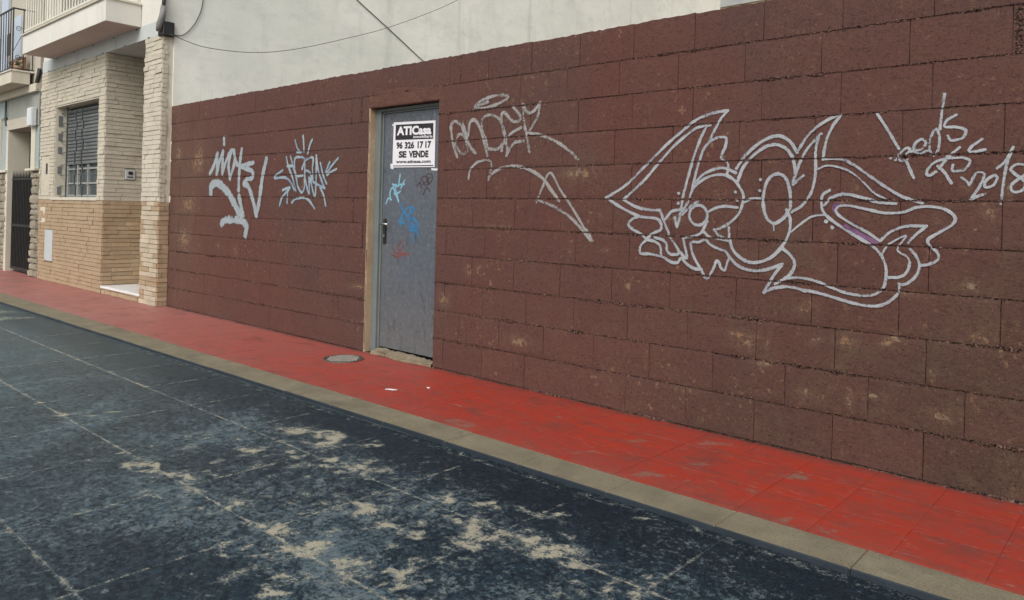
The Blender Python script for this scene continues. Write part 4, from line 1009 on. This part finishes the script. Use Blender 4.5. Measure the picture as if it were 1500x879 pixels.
# ------------------------------------------------------------------ brick house on the left
house = tag(empty('brick_house', (-10.9, FY, 0)), 'house with cream and tan thin brick cladding and a white balcony, beside the maroon wall', 'house')
PX0, PX1 = -9.205, -8.722        # pillar
BX0, BX1 = -13.03, -10.42        # window bay
ZB, ZC, ZBEAM = 1.205, 3.15, 3.32
WX_0, WX_1, WZ0, WZ1 = -12.36, -10.645, 1.25, 2.59   # window opening
hc = MB()
hc.box(PX0 + .01, PX1 - .012, FY + .012, FY + .30, 0, ZC - .002)
hc.build('pillar_core', M_TJNT, house)
def jcore(x0, x1, y0, y1, z0, z1):
    """mortar bed behind the bricks: tan below the band line, cream above"""
    if z0 < ZB: MB().box(x0, x1, y0, y1, z0, min(z1, ZB)).build('joint_mortar', M_TJNT, house)
    if z1 > ZB: MB().box(x0, x1, y0, y1, max(z0, ZB), z1).build('joint_mortar', M_CJNT, house)
MB().box(PX0 + .004, PX1 - .005, FY + .006, FY + .0121, ZB, ZC - .003).build('joint_mortar', M_CJNT, house)
MB().box(PX1 - .0121, PX1 - .005, FY + .0122, FY + .10, ZB, ZC - .003).build('joint_mortar', M_CJNT, house)
jcore(BX0, WX_0 - .001, FY + .006, FY + .30, 0, ZC - .002)
jcore(WX_1 + .001, BX1 - .006, FY + .006, FY + .30, 0, ZC - .002)
jcore(WX_0, WX_1, FY + .006, FY + .30, 0, WZ0 - .042)
jcore(WX_0, WX_1, FY + .006, FY + .30, WZ1 + .002, ZC - .002)
jcore(BX1 - .20, BX1 - .0061, FY + .3001, FY + 1.35, 0, ZC - .002)

bricks = []     # (box, material, distance)
CH = .0552
def clad(plane, a0, a1, z0, z1, holes=(), fixed=0.0, seed=0, low=None):
    """thin long bricks on a face: plane 'y' spans X at Y=fixed, plane 'x' spans Y at X=fixed"""
    rr = random.Random(seed); z = z0; row = 0
    while z < z1 - .01:
        zt = min(z + CH, z1)
        a = a0 - rr.uniform(0, .25)
        while a < a1 - .002:
            L_ = rr.uniform(.20, .31); p, q = max(a, a0), min(a + L_, a1); a += L_
            if q - p < .02: continue
            parts = [(p, q)]
            for (h0, h1, k0, k1) in holes:
                if zt > k0 + .02 and z < k1 - .02:
                    new = []
                    for (u, v) in parts:
                        if v <= h0 or u >= h1: new.append((u, v)); continue
                        if u < h0: new.append((u, h0))
                        if v > h1: new.append((h1, v))
                    parts = new
            for (u, v) in parts:
                if v - u < .015: continue
                pr = rr.uniform(.001, .012) + (.005 if rr.random() < .12 else 0)
                u_, v_ = u + .0015, v - .0015; zl, zh = z + .0032 + rr.uniform(-.001, .001), zt - .0025 + rr.uniform(-.001, .001)
                if zh - zl < .008: continue
                m_ = M_CBRK if (z + zt) / 2 > ZB else (low or M_TBRK)
                if plane == 'y': bx = (u_, v_, fixed - pr, fixed + .008, zl, zh)
                else: bx = (fixed - .008, fixed + pr, u_, v_, zl, zh)
                bricks.append((bx, m_))
        z = zt; row += 1
clad('y', PX0, PX1, 0, ZC, fixed=FY, seed=1, low=M_MBRK)
clad('x', FY + .0005, FY + .112, 0, ZB, fixed=PX1, seed=2)
clad('x', FY + .0005, FY + .062, ZB, ZC, fixed=PX1, seed=12)
clad('y', BX0, BX1, 0, ZC, holes=((WX_0 + .0, WX_1, WZ0 - .04, WZ1), (-12.96, -12.585, .0 + 1.27, 1.87), (-12.70, -12.34, .29, .775)), fixed=FY, seed=3)
clad('x', FY + .0005, FY + 1.0, .11, ZC, holes=((3.915, 4.05, 1.50, 1.64),), fixed=BX1, seed=4)
# riser under the marble step
clad('y', BX1 + .012, PX0 - .004, 0, .072, fixed=FY + .004, seed=5)
cen = Vector((0, 0, 1.165))
def size_px(b):
    bx = b[0]; c = Vector(((bx[0] + bx[1]) / 2, (bx[2] + bx[3]) / 2, (bx[4] + bx[5]) / 2)) - cen
    return (max(bx[1] - bx[0], bx[3] - bx[2])) * (bx[5] - bx[4]) / c.length_squared * (abs(c.y) / c.length if bx[1] - bx[0] > bx[3] - bx[2] else abs(c.x) / c.length)
bricks.sort(key=size_px, reverse=True)
for (bx, m_) in bricks[:300]:
    c = ((bx[0] + bx[1]) / 2, (bx[2] + bx[3]) / 2, (bx[4] + bx[5]) / 2)
    MB().box(*bx, j=.0014).build('brick', m_, house, origin=c)
rest = {M_CBRK.name: MB(), M_TBRK.name: MB()}; rest[M_MBRK.name] = rest[M_TBRK.name]
for (bx, m_) in bricks[300:]: rest[m_.name].box(*bx, j=.0014)
both = MB(); split = len(rest[M_CBRK.name].f)
both.add(rest[M_CBRK.name].v, rest[M_CBRK.name].f); both.add(rest[M_TBRK.name].v, rest[M_TBRK.name].f)
ob = both.build('remaining_bricks', M_CBRK, house, kind='stuff'); ob.data.materials.append(M_TBRK)
ob.data.polygons.foreach_set('material_index', [0] * split + [1] * (len(both.f) - split))
# porch floor, marble threshold, porch back wall
MB().box(BX1 + .002, PX0 - .002, FY + .02, FY + 1.3, 0, .072).build('porch_floor', M_TJNT, house)
MB().box(BX1 + .001, PX0 + .006, FY - .012, FY + 1.2, .0735, .104).build('marble_step', M_MARB, house, bevel=.003, label='white marble doorstep between the window bay and the pillar')
MB().box(BX1 - .2, PX1 - .05, FY + 1.21, FY + 1.35, .0, ZC).build('porch_back_wall', M_INNER, house)
MB().box(PX0 + .02, PX1 - .021, FY + .301, FY + 1.209, 0, ZC - .001).build('porch_side_wall', M_CREAM, house)
fd = MB().box(-10.36, -9.34, FY + 1.175, FY + 1.209, .105, 2.35).build('front_door', M_WOOD, house, bevel=.006)
# beam above the bricks, soffit and upper facade
MB().box(BX0 + .03, PX1 - .055, FY - .004, FY + 1.35, ZC, ZBEAM).build('beam', M_BEAM, house)
MB().box(BX0 + .05, -8.7035, FY + .002, FY + .0195, ZBEAM + .0005, 6.6).build('upper_facade', M_WHITE, house)
pb = MB()
for k in range(11):
    x = BX0 + .3 + k * .36; pb.box(x, x + .035, FY - .008, FY - .004, ZC + .002 + (k % 2) * .145, ZC + .014 + (k % 2) * .145)
pb.build('formwork_marks', M_IRON, house)
# party wall that runs back from the street
MB().box(-9.0, -8.7, FY + .30, 17.52, 0, 6.8).build('party_wall', M_PARTY, house, label='tall white rendered side wall rising behind the maroon wall')
MB().box(-8.76, -8.7225, FY + .03, FY + .2995, 0, ZB).build('corner_plaster', M_TAN, house)
MB().box(-8.76, -8.7225, FY + .03, FY + .118, ZB + .001, ZC - .003).build('corner_plaster', M_CREAM, house)
MB().box(-8.76, -8.7006, FY + .1185, FY + .2995, ZB + .001, ZC - .003).build('corner_plaster', M_PARTY, house)
MB().box(-8.73, -8.7006, FY + .02, FY + .2995, ZC - .002, 6.6).build('corner_plaster', M_PARTY, house)
MB().box(-13.0, -9.001, FY + .30, 17.5, ZBEAM + .3, 6.6).build('house_body', M_WHITE, house)
MB().box(-13.05, -8.69, FY - .02, 17.54, 6.801, 6.9).build('roof', M_CREAM, house)
# window
MB().box(WX_0 - .05, WX_1 + .03, FY - .022, FY + .24, WZ0 - .040, WZ0).build('window_sill', M_CREAM, house, bevel=.003)
wn = MB()
for a in ((WX_0, WX_0 + .012), (WX_1 - .012, WX_1)): wn.box(a[0], a[1], FY + .001, FY + .22, WZ0 + .0005, WZ1 - .0005)
wn.box(WX_0 + .0125, WX_1 - .0125, FY + .0015, FY + .22, WZ1 - .012, WZ1 - .0007)
wn.build('window_reveal', M_CREAM, house)
win = MB().box(WX_0 + .012, WX_1 - .012, FY + .195, FY + .215, WZ0 + .001, WZ1 - .013).build('window', M_GLASS, house)
fm = MB()
wz = 1.73
for x in (WX_0 + .012, -11.93, -11.52, -11.09, WX_1 - .052): fm.box(x, x + .04, FY + .165, FY + .1945, WZ0 + .002, wz)
for z in (WZ0 + .003, 1.45, 1.66): fm.box(WX_0 + .013, WX_1 - .013, FY + .17, FY + .194, z, z + (.04 if z < 1.3 else .022))
fm.build('window_frame', M_WFRM, win)
for k in range(17):
    z = wz + .003 + k * .0503
    if z + .047 > WZ1 - .012: break
    MB().prism([(WX_0 + .013, FY + .160, z), (WX_0 + .013, FY + .146, z + .012), (WX_0 + .013, FY + .146, z + .036), (WX_0 + .013, FY + .160, z + .047)], (WX_1 - WX_0 - .026, 0, 0)).build('shutter_slat', M_SHUT, house)
gr = MB(); yg = FY + .075
GR = 'iron grille bars across the window'
for z in (2.50, 2.34, 2.22, 2.08, 1.91, 1.73, 1.58, 1.42, 1.27): gr.box(WX_0 + .001, WX_1 - .001, yg - .005, yg + .005, z - .005, z + .005)
gr.box(-12.105, -12.09, yg - .0095, yg + .0095, WZ0 + .001, WZ1 - .014)
gr.box(-10.74, -10.728, yg - .0095, yg + .0095, WZ0 + .001, WZ1 - .014)
zs = [2.50, 2.34, 2.22, 2.08, 1.91, 1.73, 1.58, 1.42, 1.27]
for k in range(8):
    off = 0 if k % 2 else .05
    for x in (-11.70, -11.44): gr.box(x - .006 - off, x + .006 - off, yg - .0085, yg + .0085, zs[k + 1] + .005, zs[k] - .005)
gr.build('window_grille', M_DIRON, house, label=GR)
for (za, zb_) in ((2.30, 2.46), (2.09, 2.20), (1.90, 2.00), (1.60, 1.71), (1.29, 1.41)):
    MB().box(WX_0 + .0125, WX_0 + .018, FY + .035, yg + .012, za, zb_).build('grille_plate', M_SHUT, house)
# niche flap, meter doors, intercom
MB().box(-12.955, -12.59, FY - .002, FY + .005, 1.275, 1.865).build('wall_hatch', M_CBRK, house, bevel=.002)
MB().box(-12.73, -12.66, FY - .006, FY - .0025, 1.60, 1.76).build('hatch_slot', M_IRON, house)
MB().box(-13.01, -12.72, FY - .006, FY + .005, .865, 1.155).build('gas_hatch', M_CREAM, house, bevel=.002)
MB().box(-12.69, -12.35, FY - .012, FY + .005, .30, .765).build('meter_door', M_METER, house, bevel=.003, label='pale grey meter door set in the tan brick')
MB().box(BX1 - .004, BX1 + .016, 3.92, 4.045, 1.505, 1.635).build('intercom', M_METER, house, bevel=.003, label='grey intercom panel on the porch side of the bay')
MB().box(BX1 + .0162, BX1 + .026, 3.955, 4.01, 1.57, 1.612).build('intercom_camera', M_IRON, house, bevel=.004)
MB().box(BX1 + .0162, BX1 + .018, 3.945, 4.02, 1.53, 1.545).build('intercom_button', M_IRON, house)
# balcony
bal = empty('balcony', (-10.9, 3.45, 3.5)); setp(bal, house)
bx0, bx1, by = -12.52, -9.35, 3.258
MB().box(bx0, bx1, by, FY - .0045, 3.318, 3.575).build('balcony_slab', M_WHITE, bal)
MB().box(bx0 + .004, bx1 - .004, by + .004, FY - .005, 3.3155, 3.3178).build('soffit', M_SOFF, bal)
MB().box(bx0 - .02, bx1 + .02, by - .025, FY - .0046, 3.5755, 3.60).build('coping', M_CREAM, bal, bevel=.003)
MB().box(bx0 + .03, bx1 - .03, by + .005, by + .05, 3.632, 3.662).build('bottom_rail', M_WIRON, bal)
MB().box(bx0 + .03, bx1 - .03, by + .005, by + .05, 4.52, 4.55).build('top_rail', M_WIRON, bal)
for k in range(14):
    x = bx0 + .08 + k * .235; MB().box(x, x + .06, by + .012, by + .045, 3.6005, 3.6315).build('rail_foot', M_WIRON, bal)
nb = 30
for k in range(nb):
    x = bx0 + .05 + k * (bx1 - bx0 - .1) / (nb - 1)
    MB().bar((x, by + .028, 3.6615), (x, by + .028, 4.5205), .011, 6).build('baluster', M_WIRON, bal)
for k in range(4):
    y = by + .09 + k * .09
    for xs_ in (bx0 + .04, bx1 - .04): MB().bar((xs_, y, 3.6005), (xs_, y, 4.52), .009, 6).build('baluster', M_WIRON, bal)
for x_ in (bx0 + .04, bx1 - .04): MB().box(x_ - .012, x_ + .012, by + .0505, FY - .005, 4.522, 4.548).build('top_rail', M_WIRON, bal)
bd = MB().box(-12.2, -11.0, FY - .02, FY + .001, 3.60, 5.7).build('balcony_door', M_SHUT, house)

# ------------------------------------------------------------------ cables by the pillar
jb = tag(empty('cable_duct', (-8.72, 3.7, 3.15)), 'bent grey corrugated conduit with a black box on top of the brick pillar', 'cable duct')
MB().box(-8.80, -8.655, 3.63, 3.76, 3.125, 3.285).build('junction_box', M_IRON, jb, bevel=.006)
MB().tube([(-8.72, 3.61, 3.17), (-8.69, 3.60, 3.24), (-8.655, 3.615, 3.33), (-8.655, 3.63, 3.45)], lambda t: .033 + .0022 * math.sin(t * 60), 12).build('conduit', M_TUBE, jb, smooth=True)
MB().tube([(-8.655, 3.63, 3.43), (-8.66, 3.63, 3.55), (-8.70, 3.645, 3.7), (-8.71, 3.65, 6.2)], .022, 8).build('cable_bundle', M_CABLE, jb, smooth=True)
MB().tube([(-8.735, 3.62, 3.2), (-8.74, 3.62, 3.32), (-8.68, 3.62, 3.45), (-8.70, 3.64, 3.6)], .006, 6).build('thin_cable', M_CABLE, jb, smooth=True)
def spline(P, n=8):
    P = [Vector(p) for p in P]; Q = [2 * P[0] - P[1]] + P + [2 * P[-1] - P[-2]]; out = []
    for i in range(1, len(Q) - 2):
        for k in range(n):
            t = k / n; out.append(.5 * ((2 * Q[i]) + (-Q[i - 1] + Q[i + 1]) * t + (2 * Q[i - 1] - 5 * Q[i] + 4 * Q[i + 1] - Q[i + 2]) * t * t + (-Q[i - 1] + 3 * Q[i] - 3 * Q[i + 1] + Q[i + 2]) * t ** 3))
    return out + [P[-1]]
c1 = MB().tube(spline([(-8.66, 3.70, 3.14)] + CABLE + [(-7.86, 9.6, 5.7), (-7.6, 11.6, 7.0)]), .0040, 6).build('hanging_cable', M_CABLE, smooth=True)
tag(c1, 'long thin black cable sagging in front of the white party wall', 'cable')
yz = lambda y, z: (-8.688, y, z)
c2 = MB().tube(spline([yz(5.2, 4.80), yz(5.75, 4.48), yz(6.32, 4.16), yz(6.93, 3.85), yz(7.60, 3.50), yz(8.6, 2.98), yz(9.8, 2.4)]), .0062, 6).build('hanging_cable', M_CABLE, smooth=True)
tag(c2, 'straight black cable running diagonally down behind the maroon wall', 'cable')
c3 = MB().tube(spline([yz(3.735, 3.15), yz(3.86, 3.165), yz(3.96, 3.26), yz(4.05, 3.42), yz(4.10, 3.64), yz(4.115, 4.2)]), .005, 6).build('hanging_cable', M_CABLE, smooth=True)
tag(c3, 'short curved black cable rising from the top of the brick pillar', 'cable')

# ------------------------------------------------------------------ neighbouring house
nh = tag(empty('stone_clad_house', (-15, FY, 0)), 'old house with rough stone base, grey plaster front and black iron gate, far left', 'house')
NF = FY
NX = -13.13
MB().box(-13.47, NX, NF + .02, NF + .4, 0, 1.66).build('stone_backing', M_SMORT, nh)
MB().box(-19, -14.70, NF + .02, NF + .4, 0, 1.66).build('stone_backing', M_SMORT, nh)
def stones(x0, x1, z0, z1, seed):
    rr = random.Random(seed); z = z0
    while z < z1 - .03:
        h = rr.uniform(.07, .15); zt = min(z + h, z1); x = x0
        while x < x1 - .02:
            L_ = rr.uniform(.09, .22); q = min(x + L_, x1)
            if x1 - q < .04: q = x1
            y = NF + .02 - rr.uniform(.012, .045)
            P_ = []
            for (a, b) in ((x + .006, z + .006), ((x + q) / 2, z + .003), (q - .006, z + .006), (q - .004, (z + zt) / 2), (q - .008, zt - .006), ((x + q) / 2, zt - .004), (x + .008, zt - .006), (x + .004, (z + zt) / 2)):
                P_.append((a + rr.uniform(-.006, .006), NF + .021, b + rr.uniform(-.006, .006)))
            c = Vector(((x + q) / 2, y, (z + zt) / 2))
            top = [((p[0] - c.x) * .72 + c.x, y + rr.uniform(-.006, .01), (p[2] - c.z) * .72 + c.z) for p in P_]
            MB().add(P_ + top + [tuple(c - Vector((0, .006, 0)))], [(i, (i + 1) % 8, 8 + (i + 1) % 8, 8 + i) for i in range(8)] + [(8 + i, 8 + (i + 1) % 8, 16) for i in range(8)]).build('cladding_stone', M_STONE, nh, origin=c)
            x = q
        z = zt
stones(-13.465, NX - .005, 0, 1.66, 11); stones(-15.5, -14.72, 0, 1.66, 12)
MB().box(-13.62, NX, NF - .05, NF + .4, 1.662, 1.70).build('sill_cap', M_CREAM, nh, bevel=.003)
MB().box(-19, -14.69, NF - .05, NF + .4, 1.662, 1.70).build('sill_cap', M_CREAM, nh, bevel=.003)
MB().box(-13.475, -13.27, NF - .01, NF + .3, 1.7005, 2.369).build('pilaster', M_CREAM, nh)
MB().box(-13.268, NX, NF + .01, NF + .3, 1.7005, 2.369).build('side_strip', M_NBLUE, nh)
MB().box(-14.80, -14.68, NF - .015, NF + .3, 0.0, 2.369).build('pilaster', M_CREAM, nh)
MB().box(-15.10, -14.801, NF + .0, NF + .3, 1.7005, 2.55).build('facade_panel', M_NBLUE, nh)
MB().box(-15.26, -15.101, NF - .03, NF + .3, 1.7005, 2.60).build('pilaster', M_CREAM, nh)
MB().box(-19, -15.261, NF + .05, NF + .3, 1.7005, 2.60).build('facade_panel', M_NBLUE, nh)
MB().box(-14.79, -14.12, NF - .02, NF + .3, 2.37, 2.54).build('lintel_stone', M_NBEIGE, nh, bevel=.002)
MB().box(-14.115, -13.478, NF - .02, NF + .3, 2.37, 2.54).build('lintel_stone', M_NBEIGE, nh, bevel=.002)
MB().box(-19, -14.7905, NF + .0, NF + .3, 2.601, 2.89).build('facade_panel', M_NBLUE, nh)
MB().box(-14.79, NX, NF + .0, NF + .3, 2.5405, 2.89).build('facade_panel', M_NWALL, nh)
MB().box(-13.476, NX, NF + .0, NF + .3, 2.3695, 2.54).build('facade_panel', M_NWALL, nh)
MB().box(-19, NX - .002, NF - .06, NF + .3, 2.8905, 3.012).build('cornice', M_CREAM, nh, bevel=.004)
MB().box(-19, NX - .002, NF + .001, NF + .3, 3.0125, 6.2).build('upper_facade', M_NBEIGE, nh)
# passage behind the gate
MB().box(-14.70, -13.46, NF + 1.6, NF + 1.7, 0, 2.4).build('passage_wall', M_INNER, nh)
MB().box(-14.80, -14.70, NF + .3005, NF + 1.6, 0, 2.45).build('passage_wall', M_INNER, nh)
MB().box(-13.47, -13.36, NF + .4005, NF + 1.6, 0, 2.45).build('passage_wall', M_INNER, nh)
MB().box(-14.80, -13.36, NF + .301, NF + 1.7, 2.4505, 2.55).build('passage_ceiling', M_INNER, nh)
# gate
gt = empty('gate', (-14.07, NF + .06, 0)); setp(gt, nh)
gy = NF + .06
MB().box(-14.66, -13.50, gy - .012, gy + .012, .05, .09).build('gate_rail', M_IRON, gt)
MB().box(-14.66, -13.50, gy - .012, gy + .012, .76, .80).build('gate_rail', M_IRON, gt)
MB().box(-14.66, -13.50, gy - .012, gy + .012, 1.53, 1.56).build('gate_rail', M_IRON, gt)
MB().box(-14.64, -13.52, gy + .013, gy + .016, .06, .74).build('gate_sheet', M_IRON, gt)
MB().box(-14.30, -13.95, gy + .013, gy + .016, .80, 1.53).build('gate_sheet', M_IRON, gt)
for k in range(15):
    x = -14.64 + k * .08
    o_ = MB(); o_.box(x - .009, x + .009, gy - .009, gy + .009, .0905, .7595); o_.box(x - .009, x + .009, gy - .009, gy + .009, .8005, 1.5295)
    tip = [(x - .009, gy - .009, 1.5605), (x + .009, gy - .009, 1.5605), (x + .009, gy + .009, 1.5605), (x - .009, gy + .009, 1.5605), (x, gy, 1.70)]
    o_.add(tip, [(0, 1, 2, 3), (0, 1, 4), (1, 2, 4), (2, 3, 4), (3, 0, 4)]); o_.build('gate_bar', M_IRON, gt)
# white cable box
MB().box(-13.43, -13.20, NF - .09, NF - .0105, 2.355, 2.645).build('cable_box', M_BOXW, nh, bevel=.012, seg=2, label='white plastic cable box beside the gate lintel')
MB().tube(spline([(-13.10, NF - .02, 3.24), (-13.12, NF - .03, 3.12), (-13.20, NF - .03, 3.0), (-13.15, NF - .03, 2.9)], 5), .028, 8).build('cable_bundle', M_CABLE, nh, smooth=True)
MB().tube(spline([(-14.80, NF - .03, 2.88), (-14.81, NF - .03, 2.7), (-14.80, NF - .03, 2.55), (-14.77, NF - .03, 2.45)], 5), .016, 8).build('cable_bundle', M_CABLE, nh, smooth=True)
# neighbour balcony
nbal = empty('balcony', (-15, 3.45, 3.1)); setp(nbal, nh)
nx0, nx1, nby = -18.0, -13.42, 3.35
MB().box(nx0, nx1, nby, NF - .0605, 3.0135, 3.195).build('balcony_slab', M_CREAM, nbal)
MB().box(nx0 - .015, nx1 + .015, nby - .02, NF - .0005, 3.1955, 3.215).build('coping', M_WHITE, nbal, bevel=.003)
rz0, rz1 = 3.235, 4.178
MB().box(nx0 + .01, nx1 - .01, nby + .005, nby + .025, rz1 - .02, rz1).build('top_rail', M_IRON, nbal)
MB().box(nx0 + .01, nx1 - .01, nby + .005, nby + .025, rz0, rz0 + .014).build('bottom_rail', M_IRON, nbal)
for (za, zb_) in ((rz0, rz0 + .014), (rz1 - .02, rz1)): MB().box(nx1 - .03, nx1 - .01, nby + .0255, NF - .001, za, zb_).build('side_rail', M_IRON, nbal)
for k in range(34):
    x = nx1 - .02 - k * .13; MB().bar((x, nby + .015, rz0 + .0145), (x, nby + .015, rz1 - .0205), .012 if k == 0 else .0075, 6).build('baluster', M_IRON, nbal)
for y in (nby + .155, nby + .285): MB().bar((nx1 - .02, y, rz0 + .0145), (nx1 - .02, y, rz1 - .0205), .009, 6).build('baluster', M_IRON, nbal)
def scroll(cx_, cz_, r0, s, turns=1.6):
    pts = []
    for i in range(26):
        t = i / 25; a = s * t * turns * 2 * math.pi; r = r0 * (1 - .8 * t); pts.append((nx1 - .02, cx_ + r * math.cos(a), cz_ + r * math.sin(a)))
    return pts
sc1 = MB(); sc1.tube(scroll(nby + .09, 3.86, .045, 1), .0045, 5); sc1.tube(scroll(nby + .085, 3.42, .045, -1), .0045, 5); sc1.tube([(nx1 - .02, nby + .02, 3.5), (nx1 - .02, nby + .14, 3.78)], .0045, 5)
sc1.build('scroll_ornament', M_IRON, nbal)
for k in range(3):
    x = nx1 - .20 - k * .55
    MB().box(x - .13, x + .02, nby + .011, nby + .019, 3.45, 3.80).build('railing_panel', M_IRON, nbal, bevel=.003)
# balcony door and window behind the railing
MB().box(-15.9, -14.72, NF - .015, NF + .0005, 3.22, 5.4).build('balcony_door_frame', M_WFRM, nh)
MB().box(-15.75, -15.36, NF - .018, NF - .0155, 3.3, 5.3).build('door_pane', M_NBEIGE, nh)
MB().box(-15.24, -14.85, NF - .018, NF - .0155, 3.3, 5.3).build('door_pane', M_LBLUE, nh)
MB().box(-14.60, -14.13, NF - .012, NF + .0005, 3.55, 4.24).build('blue_panel', M_LBLUE, nh, label='pale blue panel on the front behind the iron railing')
# things standing on that balcony
shf = tag(empty('slatted_crate', (-13.9, 3.56, 3.215)), 'brown slatted wooden crate standing on the far left balcony', 'crate')
for k in range(4): MB().box(-14.35, -13.62, 3.54, 3.555, 3.225 + k * .068, 3.265 + k * .068).build('slat', M_WOOD, shf)
for x in (-14.33, -13.66): MB().box(x, x + .03, 3.5555, 3.60, 3.216, 3.47).build('post', M_WOOD, shf)
pot = tag(empty('potted_plant', (-13.62, 3.47, 3.215)), 'potted plant with pale dry leaves on the far left balcony', 'plant')
pm = MB(); n = 14; vs = []
for r_, z_ in ((.045, 3.216), (.062, 3.31), (.055, 3.305)): vs += [(-13.62 + r_ * math.cos(2 * math.pi * i / n), 3.475 + r_ * math.sin(2 * math.pi * i / n), z_) for i in range(n)]
pm.add(vs, [(k * n + i, k * n + (i + 1) % n, (k + 1) * n + (i + 1) % n, (k + 1) * n + i) for k in range(2) for i in range(n)] + [tuple(range(n))]).build('pot', M_TBRK, pot)
rr = random.Random(4)
lf = MB()
for k in range(60):
    a = rr.uniform(0, 6.28); e = rr.uniform(.2, 1.3); L_ = rr.uniform(.05, .13); b = Vector((-13.62, 3.475, 3.31)); d = Vector((math.cos(a) * math.cos(e), math.sin(a) * math.cos(e) * .7, math.sin(e)))
    m1 = b + d * L_ * .5; s = Vector((-d.y, d.x, 0)) * .014; t = b + d * L_ + Vector((0, 0, -.01)); lf.add([b, m1 + s, t, m1 - s], [(0, 1, 2, 3)])
lf.build('leaves', M_LEAF, pot, kind='stuff')

# ------------------------------------------------------------------ building far behind the lot
fb = tag(empty('far_building', (-3, 20, 0)), 'pale orange building glimpsed above the wall behind the empty plot', 'building')
MB().box(-11.5, 4.0, 20, 26, 0, 7.33).build('walls', M_FAR, fb)
MB().box(-11.6, 4.1, 19.93, 26.1, 7.331, 7.7).build('eaves', M_FARG, fb)
for k in range(4):
    x = -10.6 + k * 3.6; w_ = MB().box(x, x + 1.1, 19.97, 19.9995, 4.4, 5.9).build('window', M_GLASS, fb)
lot = MB().add([(-8.69, 3.98, -.03), (12, 3.98, -.03), (12, 19.9, -.03), (-8.69, 19.9, -.03)], [(0, 1, 2, 3)]).build('empty_plot', M_GROUND, kind='structure')
